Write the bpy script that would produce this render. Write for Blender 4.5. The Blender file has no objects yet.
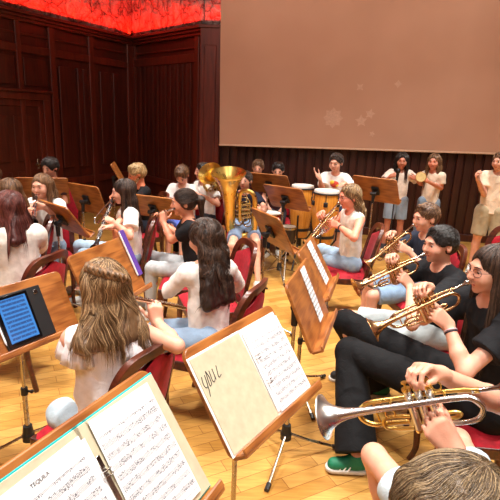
import bpy, math, random
import numpy as np
from mathutils import Vector, Matrix
SC = bpy.context.scene
COL = SC.collection
R_ = math.radians
rng = np.random.default_rng(7)

# ------------------------------------------------------------------ camera
CF, CH, CP, CR = 480.0, 1.85, R_(15.6), R_(2.6)
_fw = np.array([0, math.cos(CP), -math.sin(CP)])
_u0 = np.array([0, math.sin(CP), math.cos(CP)])
_rt = np.array([1., 0, 0]) * math.cos(CR) + _u0 * math.sin(CR)
_up = -np.array([1., 0, 0]) * math.sin(CR) + _u0 * math.cos(CR)
_C = np.array([0, 0, CH])
def A(*v): return np.array(v, float)
def nrm(v):
    v = np.asarray(v, float); return v / (np.linalg.norm(v) + 1e-12)
def ray(u, v): return nrm(_fw * CF + _rt * (u - 250) - _up * (v - 250))
def PZ(u, v, z):
    d = ray(u, v); return _C + d * ((z - CH) / d[2])
def PY(u, v, y):
    d = ray(u, v); return _C + d * (y / d[1])
def reach(u, v, m, L, far=False):
    """point on the sight line (u,v) at distance L from the point m (closest point if out of reach)"""
    d = ray(u, v); w = np.asarray(m) - _C; t = w @ d
    q = L * L - (w @ w - t * t)
    return _C + d * (t + (math.sqrt(q) if q > 0 else 0) * (1 if far else -1))
cam = bpy.data.cameras.new('camera'); camo = bpy.data.objects.new('camera', cam); COL.objects.link(camo)
cam.sensor_width = 36; cam.lens = CF / 500 * 36; cam.clip_start = .05; cam.clip_end = 100
m = Matrix(((_rt[0], _up[0], -_fw[0], 0), (_rt[1], _up[1], -_fw[1], 0), (_rt[2], _up[2], -_fw[2], CH), (0, 0, 0, 1)))
camo.matrix_world = m
SC.camera = camo
vs = SC.view_settings
vs.view_transform = 'Standard'; vs.look = 'None'; vs.gamma = 1; vs.use_curve_mapping = False
vs.exposure = 0.1

# ------------------------------------------------------------------ materials
def srgb(r, g, b):
    f = lambda c: (c / 255 / 12.92) if c <= 10 else ((c / 255 + .055) / 1.055) ** 2.4
    return (f(r), f(g), f(b), 1)
MATS = {}
class NT:
    def __init__(s, name, rough=.5, metal=0, spec=.5):
        s.m = bpy.data.materials.new(name); s.m.use_nodes = True; s.t = s.m.node_tree; s.n = s.t.nodes
        s.b = s.n['Principled BSDF']; s.b.inputs['Roughness'].default_value = rough
        s.b.inputs['Metallic'].default_value = metal; s.b.inputs['Specular IOR Level'].default_value = spec
    def N(s, ty, **k):
        n = s.n.new(ty)
        for a, v in k.items():
            if a.startswith('i_'): n.inputs[a[2:].replace('_', ' ')].default_value = v
            else: setattr(n, a, v)
        return n
    def L(s, a, b): s.t.links.new(a, b)
    def math(s, op, a, b=None, c=None):
        n = s.N('ShaderNodeMath', operation=op)
        for i, x in enumerate((a, b, c)):
            if x is None: continue
            if hasattr(x, 'links'): s.L(x, n.inputs[i])
            else: n.inputs[i].default_value = x
        return n.outputs[0]
    def coord(s, scale=(1, 1, 1), kind='Object', rot=(0, 0, 0)):
        c = s.N('ShaderNodeTexCoord'); mp = s.N('ShaderNodeMapping')
        mp.inputs['Scale'].default_value = scale; mp.inputs['Rotation'].default_value = rot
        s.L(c.outputs[kind], mp.inputs[0]); return mp.outputs[0]
    def ramp(s, fac, stops):
        r = s.N('ShaderNodeValToRGB'); e = r.color_ramp.elements
        while len(e) < len(stops): e.new(.5)
        for el, (p, c) in zip(e, stops): el.position = p; el.color = c
        s.L(fac, r.inputs[0]); return r.outputs[0]
    def noise(s, vec, scale, detail=3, rough=.5, dist=0):
        n = s.N('ShaderNodeTexNoise', i_Scale=scale, i_Detail=detail, i_Roughness=rough, i_Distortion=dist)
        s.L(vec, n.inputs['Vector']); return n.outputs[0]
    def mix(s, f, a, b, mode='MIX'):
        n = s.N('ShaderNodeMix', data_type='RGBA', blend_type=mode)
        for i, x in ((0, f), (6, a), (7, b)):
            if hasattr(x, 'links'): s.L(x, n.inputs[i])
            else: n.inputs[i].default_value = x
        return n.outputs[2]
    def color(s, c):
        if hasattr(c, 'links'): s.L(c, s.b.inputs['Base Color'])
        else: s.b.inputs['Base Color'].default_value = c
    def bump(s, h, strength=.3, dist=.01):
        n = s.N('ShaderNodeBump'); n.inputs['Strength'].default_value = strength; n.inputs['Distance'].default_value = dist
        s.L(h, n.inputs['Height']); s.L(n.outputs[0], s.b.inputs['Normal'])
def memo(f):
    def g(*a):
        k = (f.__name__,) + a
        if k not in MATS: MATS[k] = f(*a)
        return MATS[k]
    return g
def dk(c, f): return tuple(x * f for x in c[:3]) + (1,)
@memo
def plain(c, rough=.5, metal=0., spec=.5):
    t = NT('surface', rough, metal, spec); v = t.coord()
    n = t.noise(v, 35, 3); t.color(t.ramp(n, [(.2, dk(c, .85)), (.8, dk(c, 1.1))])); return t.m
@memo
def wood(c1, c2, scale, rough=.35, axis=0):
    t = NT('wood', rough); sc = [14, 14, 14]; sc[axis] = 1.0; v = t.coord(tuple(x * scale for x in sc))
    n = t.noise(v, 1.6, 6, .6, 1.2)
    w = t.N('ShaderNodeTexWave', i_Scale=.9, i_Distortion=7, i_Detail=3); t.L(v, w.inputs['Vector'])
    f = t.math('ADD', t.math('MULTIPLY', n, .8), t.math('MULTIPLY', w.outputs[0], .2))
    t.color(t.ramp(f, [(.3, c2), (.62, c1)])); t.bump(n, .08, .002)
    t.b.inputs['Coat Weight'].default_value = .25; t.b.inputs['Coat Roughness'].default_value = .25
    return t.m
@memo
def cloth(c, rough=.85, wr=18, denim=False):
    t = NT('cloth', rough, 0, .25); v = t.coord()
    n = t.noise(v, wr, 3, .5, .8); f = t.noise(v, 600, 2)
    k = .55 if denim else .9
    c2 = t.ramp(t.noise(v, 9 if denim else 25, 3), [(.3, dk(c, k)), (.7, dk(c, 1.08))])
    if denim: c2 = t.mix(t.math('MULTIPLY', f, .5), c2, (.55, .65, .75, 1))
    t.color(c2); t.bump(t.math('ADD', n, t.math('MULTIPLY', f, .08)), .5, .012)
    t.b.inputs['Sheen Weight'].default_value = .15 if c[0] + c[1] + c[2] > .3 else .0
    return t.m
@memo
def skin(c):
    t = NT('skin', .48, 0, .4); v = t.coord()
    n = t.noise(v, 22, 3); c2 = t.ramp(n, [(.3, dk((c[0], c[1] * .88, c[2] * .85), .95)), (.7, c)])
    t.color(c2); t.bump(t.noise(v, 260, 3), .12, .002)
    t.b.inputs['Subsurface Weight'].default_value = .12
    t.b.inputs['Subsurface Radius'].default_value = (.02, .008, .004); t.b.inputs['Subsurface Scale'].default_value = .5
    return t.m
@memo
def hairmat(c, hi):
    t = NT('hair', .42, 0, .5); a = t.N('ShaderNodeAttribute', attribute_name='tone')
    v = t.coord((60, 60, 7)); n = t.noise(v, 2.2, 4, .6)
    f = t.math('ADD', t.math('MULTIPLY', a.outputs['Fac'], .6), t.math('MULTIPLY', n, .5))
    t.color(t.ramp(f, [(.22, dk(c, .55)), (.5, c), (.85, hi)])); t.bump(n, .5, .006)
    return t.m
@memo
def metalmat(c, rough=.22):
    t = NT('brass', rough, 1.0); v = t.coord(); n = t.noise(v, 14, 3)
    t.color(t.ramp(n, [(.3, dk(c, .8)), (.7, c)]))
    r = t.math('ADD', t.math('MULTIPLY', n, .15), rough - .06); t.L(r, t.b.inputs['Roughness']); return t.m
BRASS = srgb(240, 204, 116); BRASS2 = srgb(206, 168, 124); SILVER = srgb(222, 220, 215)
def mBRASS(): return metalmat(BRASS, .27)
def mBRASS2(): return metalmat(BRASS2, .25)
def mSILV(): return metalmat(SILVER, .16)
def mBLACK(): return plain(srgb(26, 25, 26), .45)
def mCHROME(): return metalmat(srgb(200, 190, 175), .25)
DESK = (srgb(170, 106, 50), srgb(124, 68, 28))
def mDESK(): return wood(DESK[0], DESK[1], 1.6, .38)
def mCHAIRW(): return wood(srgb(96, 44, 26), srgb(48, 18, 12), 1.4, .3)
def mVELVET():
    k = 'velvet'
    if k not in MATS:
        t = NT('velvet', .75, 0, .3); v = t.coord(); n = t.noise(v, 30, 4)
        t.color(t.ramp(n, [(.3, srgb(140, 10, 26)), (.7, srgb(178, 18, 38))])); t.b.inputs['Sheen Weight'].default_value = .05
        t.bump(t.noise(v, 300, 2), .15, .002); MATS[k] = t.m
    return MATS[k]

# ------------------------------------------------------------------ objects
def tag(o, label, cat, group=None, kind=None):
    o['label'] = label; o['category'] = cat
    if group: o['group'] = group
    if kind: o['kind'] = kind
    return o
def thing(name, loc, label, cat, group=None, yaw=0.):
    o = bpy.data.objects.new(name, None); COL.objects.link(o); o.location = loc; o.rotation_euler = (0, 0, yaw); o.empty_display_size = .1
    return tag(o, label, cat, group)
def mkobj(name, V, Fc, mats, parent=None, smooth=True, mi=None, sub=None, label=None):
    me = bpy.data.meshes.new(name); V = np.asarray(V, np.float32)
    if isinstance(Fc, np.ndarray):
        n, k = Fc.shape
        me.vertices.add(len(V)); me.vertices.foreach_set('co', V.ravel())
        me.loops.add(n * k); me.loops.foreach_set('vertex_index', Fc.astype(np.int32).ravel())
        me.polygons.add(n); me.polygons.foreach_set('loop_start', np.arange(0, n * k, k, dtype=np.int32))
        me.update(calc_edges=True)
    else:
        me.from_pydata(V.tolist(), [], Fc); me.update()
    if not isinstance(mats, (list, tuple)): mats = [mats]
    for x in mats: me.materials.append(x)
    if mi is not None: me.polygons.foreach_set('material_index', np.asarray(mi, np.int32))
    if smooth: me.polygons.foreach_set('use_smooth', np.ones(len(me.polygons), bool))
    o = bpy.data.objects.new(name, me); COL.objects.link(o)
    if parent: o.parent = parent
    if label: o['label'] = label
    return o
class MB:
    def __init__(s): s.v = []; s.f = []; s.mi = []; s.cur = 0
    def add(s, V, Fc):
        b = len(s.v); s.v += [tuple(map(float, p)) for p in V]
        for f in Fc: s.f.append(tuple(b + i for i in f)); s.mi.append(s.cur)
        return s
    def box(s, c, size, M=None, bev=0.):
        """box with chamfered edges, centre c, orientation columns of M (3x3)"""
        hx, hy, hz = [x / 2 for x in size]; b = min(bev, hx * .9, hy * .9, hz * .9); M = np.eye(3) if M is None else M
        if b <= 0:
            P = [(x, y, z) for x in (-hx, hx) for y in (-hy, hy) for z in (-hz, hz)]
            Fc = [(0, 1, 3, 2), (4, 6, 7, 5), (0, 4, 5, 1), (2, 3, 7, 6), (0, 2, 6, 4), (1, 5, 7, 3)]
        else:
            P = []; ix = {}
            for sx in (-1, 1):
                for sy in (-1, 1):
                    for sz in (-1, 1):
                        for a in range(3):
                            q = [hx - b, hy - b, hz - b]; q[a] += b
                            ix[sx, sy, sz, a] = len(P); P.append((q[0] * sx, q[1] * sy, q[2] * sz))
            Fc = []
            for a in range(3):
                o1, o2 = [i for i in range(3) if i != a]
                for sg in (-1, 1):
                    L = []
                    for q1, q2 in ((-1, -1), (1, -1), (1, 1), (-1, 1)):
                        t = [0, 0, 0]; t[a] = sg; t[o1] = q1; t[o2] = q2; L.append(ix[t[0], t[1], t[2], a])
                    Fc.append(tuple(L))
                for q1 in (-1, 1):
                    for q2 in (-1, 1):
                        L = []
                        for sg in (-1, 1):
                            t = [0, 0, 0]; t[a] = sg; t[o1] = q1; t[o2] = q2
                            L.append((ix[t[0], t[1], t[2], o1], ix[t[0], t[1], t[2], o2]))
                        Fc.append((L[0][0], L[1][0], L[1][1], L[0][1]))
            for sx in (-1, 1):
                for sy in (-1, 1):
                    for sz in (-1, 1): Fc.append(tuple(ix[sx, sy, sz, a] for a in range(3)))
            Pn = np.array(P); out = []
            for f in Fc:
                c0 = Pn[list(f)].mean(0); n = np.cross(Pn[f[1]] - Pn[f[0]], Pn[f[2]] - Pn[f[0]])
                out.append(f if n @ c0 > 0 else f[::-1])
            Fc = out
        return s.add([np.asarray(c) + M @ np.array(p) for p in P], Fc)
    def tube(s, path, r, n=10, cap=True, up=None, flat=1.0):
        path = [np.asarray(p, float) for p in path]; k = len(path)
        rs = [r] * k if np.isscalar(r) else list(r)
        V = []; t0 = nrm(path[1] - path[0])
        a = np.asarray(up, float) if up is not None else (A(0, 0, 1) if abs(t0[2]) < .9 else A(1, 0, 0))
        a = nrm(a - t0 * (a @ t0))
        for i, p in enumerate(path):
            t = nrm(path[min(i + 1, k - 1)] - path[max(i - 1, 0)]); a = nrm(a - t * (a @ t)); b = np.cross(t, a)
            for j in range(n):
                w = 2 * math.pi * j / n; V.append(p + (a * math.cos(w) * flat + b * math.sin(w)) * rs[i])
        Fc = [(i * n + j, i * n + (j + 1) % n, (i + 1) * n + (j + 1) % n, (i + 1) * n + j) for i in range(k - 1) for j in range(n)]
        if cap: Fc += [tuple(range(n))[::-1], tuple((k - 1) * n + j for j in range(n))]
        return s.add(V, Fc)
    def lathe(s, c, ax, prof, n=24, cap=False):
        """prof: list of (distance along ax, radius)"""
        ax = nrm(ax); a = nrm(np.cross(ax, A(0, 0, 1) if abs(ax[2]) < .9 else A(1, 0, 0))); b = np.cross(ax, a); V = []
        for h, r in prof:
            for j in range(n):
                w = 2 * math.pi * j / n; V.append(np.asarray(c) + ax * h + (a * math.cos(w) + b * math.sin(w)) * r)
        k = len(prof)
        Fc = [(i * n + j, i * n + (j + 1) % n, (i + 1) * n + (j + 1) % n, (i + 1) * n + j) for i in range(k - 1) for j in range(n)]
        if cap: Fc += [tuple(range(n))[::-1], tuple((k - 1) * n + j for j in range(n))]
        return s.add(V, Fc)
    def ball(s, c, r, n=12, sq=(1, 1, 1), M=None):
        M = np.eye(3) if M is None else M; V = []; m = n // 2
        for i in range(m + 1):
            th = math.pi * i / m
            for j in range(n):
                ph = 2 * math.pi * j / n
                V.append(np.asarray(c) + M @ (A(math.sin(th) * math.cos(ph) * sq[0], math.sin(th) * math.sin(ph) * sq[1], math.cos(th) * sq[2]) * r))
        return s.add(V, [(i * n + j, (i + 1) * n + j, (i + 1) * n + (j + 1) % n, i * n + (j + 1) % n) for i in range(m) for j in range(n)])
    def prism(s, poly, M, o, z0, z1):
        """polygon in the plane of M's first two columns, extruded along the third"""
        n = len(poly); V = [np.asarray(o) + M @ A(x, y, z) for z in (z0, z1) for x, y in poly]
        return s.add(V, [tuple(range(n))[::-1], tuple(range(n, 2 * n))] + [(i, (i + 1) % n, n + (i + 1) % n, n + i) for i in range(n)])
    def build(s, name, mats, parent=None, smooth=True, label=None, off=None):
        V = np.array(s.v)
        if off is not None: V = V - np.asarray(off)
        o = mkobj(name, V, s.f, mats, parent, smooth, s.mi, None, label)
        if smooth:
            try: o.data.set_sharp_from_angle(angle=R_(42))
            except Exception: pass
        return o
def struct(o): o['kind'] = 'structure'; return o
def bez(pts, n=8):
    """Catmull-Rom through pts"""
    P = [np.asarray(p, float) for p in pts]; P = [2 * P[0] - P[1]] + P + [2 * P[-1] - P[-2]]; out = []
    for i in range(1, len(P) - 2):
        for k in range(n):
            t = k / n; a, b, c, d = P[i - 1:i + 3]
            out.append(.5 * ((2 * b) + (c - a) * t + (2 * a - 5 * b + 4 * c - d) * t * t + (3 * b - a - 3 * c + d) * t ** 3))
    out.append(P[-2]); return out
def frame(fwd, up=(0, 0, 1)):
    """columns: right, forward, up"""
    f = nrm(fwd); r = nrm(np.cross(f, up)); return np.column_stack([r, f, np.cross(r, f)])
def yd(deg): return A(math.cos(R_(deg)), math.sin(R_(deg)), 0)
# ------------------------------------------------------------------ distance-field bodies
def smin(a, b, k): 
    h = np.clip(.5 + .5 * (b - a) / k, 0, 1); return b + (a - b) * h - k * h * (1 - h)
def d_rc(P, a, b, ra, rb, M, q):
    a = np.asarray(a); b = np.asarray(b)
    if M is not None:   # flattened cross-section: squash one axis of frame M by q
        P = (P - a) @ M; P = P / np.asarray(q, np.float32); b = (((b - a) @ M) / np.asarray(q)); a = np.zeros(3)
        g = min(q)
    else: g = 1.
    ab = b - a; L = float(ab @ ab) + 1e-12; pa = P - a
    t = np.clip((pa @ ab) / L, 0, 1)
    d = np.sqrt(((pa - t[..., None] * ab) ** 2).sum(-1)) - (ra + (rb - ra) * t)
    return d * (g ** .5 if g < 1 else 1)
def d_el(P, c, r, M):
    q = (P - np.asarray(c)) @ M if M is not None else P - np.asarray(c)
    r = np.asarray(r, np.float32); k0 = np.sqrt(((q / r) ** 2).sum(-1)); k1 = np.sqrt(((q / (r * r)) ** 2).sum(-1)) + 1e-6
    return k0 * (k0 - 1) / k1
class SDF:
    def __init__(s): s.p = []
    def rc(s, a, b, ra, rb=None, k=.02, M=None, q=(1, 1, 1), clip=None, sub=False):
        rb = ra if rb is None else rb; a = np.asarray(a, float); b = np.asarray(b, float)
        m = max(ra, rb) * max(1, max(q)) + k; lo = np.minimum(a, b) - m; hi = np.maximum(a, b) + m
        s.p.append(('rc', (a, b, ra, rb, M, q), k, lo, hi, clip, sub)); return s
    def el(s, c, r, M=None, k=.02, clip=None, sub=False):
        c = np.asarray(c, float); m = max(r) + k; s.p.append(('el', (c, r, M), k, c - m, c + m, clip, sub)); return s
    def cut(s, pt, n): s.p.append(('cut', (np.asarray(pt, float), np.asarray(n, float)), 0, None, None, None, False)); return s
    def ev(s, P, f, i):
        ty, a, k, lo, hi, clip, sub = s.p[i]
        if ty == 'cut': return np.maximum(f, (P - a[0]) @ a[1])
        d = d_rc(P, *a) if ty == 'rc' else d_el(P, *a)
        if clip is not None:
            for c0, n0 in clip: d = np.maximum(d, (P - np.asarray(c0)) @ np.asarray(n0))
        if sub: return -smin(-f, d, k) if k > 0 else np.maximum(f, -d)
        return smin(f, d, k)
    def at(s, P):
        f = np.full(P.shape[:-1], 9., np.float32)
        for i in range(len(s.p)): f = s.ev(P, f, i)
        return f
    def grad(s, P, e=.004):
        g = np.stack([s.at(P + A(*(e * (j == i) for j in range(3)))) - s.at(P - A(*(e * (j == i) for j in range(3)))) for i in range(3)], -1)
        return g / (np.linalg.norm(g, axis=-1, keepdims=True) + 1e-9)
    def mesh(s, h, warp=None):
        los = [p[3] for p in s.p if p[3] is not None and not p[6]]; his = [p[4] for p in s.p if p[4] is not None and not p[6]]
        lo = np.min(los, 0) - 2 * h; hi = np.max(his, 0) + 2 * h; n = np.ceil((hi - lo) / h).astype(int) + 1
        ax = [(lo[i] + np.arange(n[i]) * h).astype(np.float32) for i in range(3)]
        f = np.full(n, 9., np.float32)
        for i, p in enumerate(s.p):
            if p[3] is None: i0 = np.zeros(3, int); i1 = n
            else: i0 = np.clip(np.floor((p[3] - lo) / h).astype(int), 0, n - 1); i1 = np.clip(np.ceil((p[4] - lo) / h).astype(int) + 1, 1, n)
            sl = tuple(slice(a, b) for a, b in zip(i0, i1))
            P = np.stack(np.meshgrid(*[ax[j][sl[j]] for j in range(3)], indexing='ij'), -1)
            f[sl] = s.ev(P, f[sl], i)
        return nets(f, lo, h)
def nets(f, lo, h):
    g = f < 0; c = g[:-1, :-1, :-1].astype(np.int8)
    sh = [(i, j, k) for i in (0, 1) for j in (0, 1) for k in (0, 1)]
    S = lambda arr, o: arr[o[0]:arr.shape[0] - 1 + o[0], o[1]:arr.shape[1] - 1 + o[1], o[2]:arr.shape[2] - 1 + o[2]]
    cnt = sum(S(g, o).astype(np.int8) for o in sh); act = (cnt > 0) & (cnt < 8)
    I = np.argwhere(act); idx = np.full(act.shape, -1, np.int32); idx[act] = np.arange(len(I))
    cv = {o: f[I[:, 0] + o[0], I[:, 1] + o[1], I[:, 2] + o[2]] for o in sh}
    acc = np.zeros((len(I), 3)); w = np.zeros(len(I))
    for o in sh:
        for a in range(3):
            if o[a]: continue
            o2 = list(o); o2[a] = 1; o2 = tuple(o2); va, vb = cv[o], cv[o2]
            cr = (va < 0) != (vb < 0); t = np.where(cr, va / (va - vb + 1e-20), 0)
            p = np.tile(np.array(o, float), (len(I), 1)); p[:, a] = t; acc[cr] += p[cr]; w += cr
    V = (I + acc / np.maximum(w, 1)[:, None]) * h + lo
    Q = []
    for a in range(3):
        b, c_ = (a + 1) % 3, (a + 2) % 3
        s0 = [slice(1, -1)] * 3; s0[a] = slice(0, -1); s1 = [slice(1, -1)] * 3; s1[a] = slice(1, None)
        g0 = g[tuple(s0)]; g1 = g[tuple(s1)]; E = np.argwhere(g0 != g1)
        if not len(E): continue
        fl = g0[tuple(E.T)]; E = E + 1; E[:, a] -= 1
        def id_(db, dc):
            q = E.copy(); q[:, b] += db; q[:, c_] += dc; return idx[tuple(q.T)]
        q = np.stack([id_(-1, -1), id_(0, -1), id_(0, 0), id_(-1, 0)], -1); q[~fl] = q[~fl][:, ::-1]; Q.append(q)
    return V, np.concatenate(Q)
def vnoise(P, seed=0):
    P = np.asarray(P, float) + seed * 17.31; i = np.floor(P).astype(np.int64); f = P - i; f = f * f * (3 - 2 * f)
    def hsh(a, b, c):
        x = (a * 73856093) ^ (b * 19349663) ^ (c * 83492791); x = (x ^ (x >> 13)) * 1274126177; x &= 0x7fffffff
        return (x % 10007) / 10007. - .5
    r = 0
    for a in (0, 1):
        for b in (0, 1):
            for c in (0, 1):
                w = (f[:, 0] if a else 1 - f[:, 0]) * (f[:, 1] if b else 1 - f[:, 1]) * (f[:, 2] if c else 1 - f[:, 2])
                r = r + w * hsh(i[:, 0] + a, i[:, 1] + b, i[:, 2] + c)
    return r
def vnormals(V, Q):
    n = np.cross(V[Q[:, 2]] - V[Q[:, 0]], V[Q[:, 3]] - V[Q[:, 1]]); N = np.zeros_like(V)
    for i in range(4):
        for a in range(3): N[:, a] += np.bincount(Q[:, i], n[:, a], len(V))
    return N / (np.linalg.norm(N, axis=1, keepdims=True) + 1e-12)
def relax(V, Q, it=1, lam=.5):
    for _ in range(it):
        S = np.zeros_like(V); c = np.zeros(len(V))
        for i in range(4):
            for j in ((i + 1) % 4, (i + 3) % 4):
                for a in range(3): S[:, a] += np.bincount(Q[:, i], V[Q[:, j], a], len(V))
                c += np.bincount(Q[:, i], minlength=len(V))
        V = V * (1 - lam) + lam * S / np.maximum(c, 1)[:, None]
    return V
def sdf_obj(name, s, h, mat, parent, off, folds=0., fs=14., rel=1, aniso=(1, 1, .5), label=None, seed=1):
    V, Q = s.mesh(h); V = relax(V, Q, rel)
    if folds:
        N = vnormals(V, Q); P = V * fs * np.array(aniso)
        w = vnoise(P * .6, seed + 5) * 1.6
        n = (1 - np.abs(vnoise(P + w[:, None], seed)) * 4) * .6 + vnoise(P * 2.3, seed + 1) * .8
        V = V + N * (n * folds)[:, None]
    o = mkobj(name, V - np.asarray(off), Q, mat, parent, True, label=label)
    return o

def hand(S, wrist, F, N, side, curls, s=.9, thumb=(.55, .65, .35), tcurl=35, spread=1.):
    """five fingers: chains of tapered capsules rooted in the palm"""
    F = nrm(F); N = nrm(N - F * (np.asarray(N) @ F)); T = np.cross(F, N) if side == 'R' else np.cross(N, F)
    w = np.asarray(wrist, float); fb = []
    for i, (o, fwd, segs, r) in enumerate((( .030, .078, (.036, .023, .019), .0082), (.010, .083, (.040, .026, .020), .0084),
                                         (-.010, .079, (.036, .024, .019), .008), (-.028, .071, (.029, .018, .017), .0072))):
        b = w + F * fwd * s + T * o * s; S.rc(w + T * o * s * .55, b, .0155 * s, .0115 * s, k=.016)
        p = b; a = 0; cu = curls[i] if not np.isscalar(curls) else curls
        d0 = nrm(F + T * o * 3.0 * spread * .35)
        for j, L in enumerate(segs):
            a += cu * (1.0, 1.15, .7)[j]; d = d0 * math.cos(R_(a)) + N * math.sin(R_(a)); p2 = p + d * L * s
            S.rc(p, p2, r * s * (1.05 - .08 * j), r * s * (.97 - .08 * j), k=.004); p = p2
        fb.append(p)
    S.rc(w + T * .008 * s, w + F * .05 * s + T * .015 * s + N * .006, .018 * s, .016 * s, k=.015)
    p = w + F * .02 * s + T * .02 * s + N * .006; d = nrm(F * thumb[0] + T * thumb[1] + N * thumb[2])
    for j, L in enumerate((.04, .03, .024)):
        p2 = p + d * L * s; S.rc(p, p2, (.0135, .0095, .0088)[j] * s, (.010, .009, .0075)[j] * s, k=.006 if j else .014); p = p2
        a = R_(tcurl) * .6; d = nrm(d * math.cos(a) + nrm(F * .7 - T * .6 + N * .3) * math.sin(a))
    return fb
def ik(a, b, l1, l2, pole):
    v = b - a; d = np.linalg.norm(v); k = max(1., d * 1.01 / (l1 + l2)); l1 *= k; l2 *= k; u = v / d
    x = (l1 * l1 - l2 * l2 + d * d) / (2 * d); y = math.sqrt(max(l1 * l1 - x * x, 0)); p = np.asarray(pole, float); p = nrm(p - u * (p @ u))
    return a + u * x + p * y

def strands(name, H, seeds, flow, steps, step, mat, parent, off, r=.0012, jitter=.004, lift=.002, wave=0., zfree=-9.):
    """hair strands that run over the hair volume along the given flow"""
    P = seeds.copy(); n = len(P); path = []; dep = rng.uniform(-jitter, jitter * .5, n) + lift; ln = rng.integers(int(steps * .7), steps + 1, n)
    D = None; free = np.zeros(n, bool)
    for k in range(steps):
        for _ in range(2):
            g = H.grad(P); free = free | (P[:, 2] < zfree); P = np.where(free[:, None], P, P - g * (H.at(P) - dep)[:, None])
        path.append(P.copy()); d = flow(P); d = np.where(free[:, None], d + A(0, 0, -1.), d - g * (d * g).sum(1, keepdims=True))
        d = d / (np.linalg.norm(d, axis=1, keepdims=True) + 1e-9)
        D = d if D is None else D * .55 + d * .45
        if wave: D = D + np.cross(D, g) * (np.sin(P[:, 2] * 2 * math.pi / .085 + vnoise(P * 9, 3) * 14) * wave)[:, None]
        D = D / (np.linalg.norm(D, axis=1, keepdims=True) + 1e-9)
        P = P + D * step
    path = np.stack(path, 1)
    k = np.arange(steps)[None]; kk = np.minimum(k, ln[:, None] - 1); path = np.take_along_axis(path, kk[..., None].repeat(3, 2), 1)
    rad = r * np.clip((ln[:, None] - 1 - k) / (.25 * ln[:, None]), .12, 1)
    t = np.gradient(path, axis=1); t /= np.linalg.norm(t, axis=2, keepdims=True) + 1e-9
    a = np.cross(t, A(.31, .52, .79)); a /= np.linalg.norm(a, axis=2, keepdims=True) + 1e-9; b = np.cross(t, a)
    ring = np.stack([path + (a * math.cos(w) + b * math.sin(w)) * rad[..., None] for w in (0, 2.094, 4.189)], 2)
    V = ring.reshape(-1, 3); base = (np.arange(n) * steps * 3)[:, None, None] + (np.arange(steps - 1) * 3)[None, :, None]
    Q = np.stack([np.stack([base[..., 0] + j, base[..., 0] + (j + 1) % 3, base[..., 0] + 3 + (j + 1) % 3, base[..., 0] + 3 + j], -1) for j in range(3)], 2).reshape(-1, 4)
    o = mkobj(name, V - np.asarray(off), Q, mat, parent)
    at = o.data.attributes.new('tone', 'FLOAT', 'POINT'); at.data.foreach_set('value', np.repeat(rng.uniform(0, 1, n), steps * 3).astype(np.float32))
    return o

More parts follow.
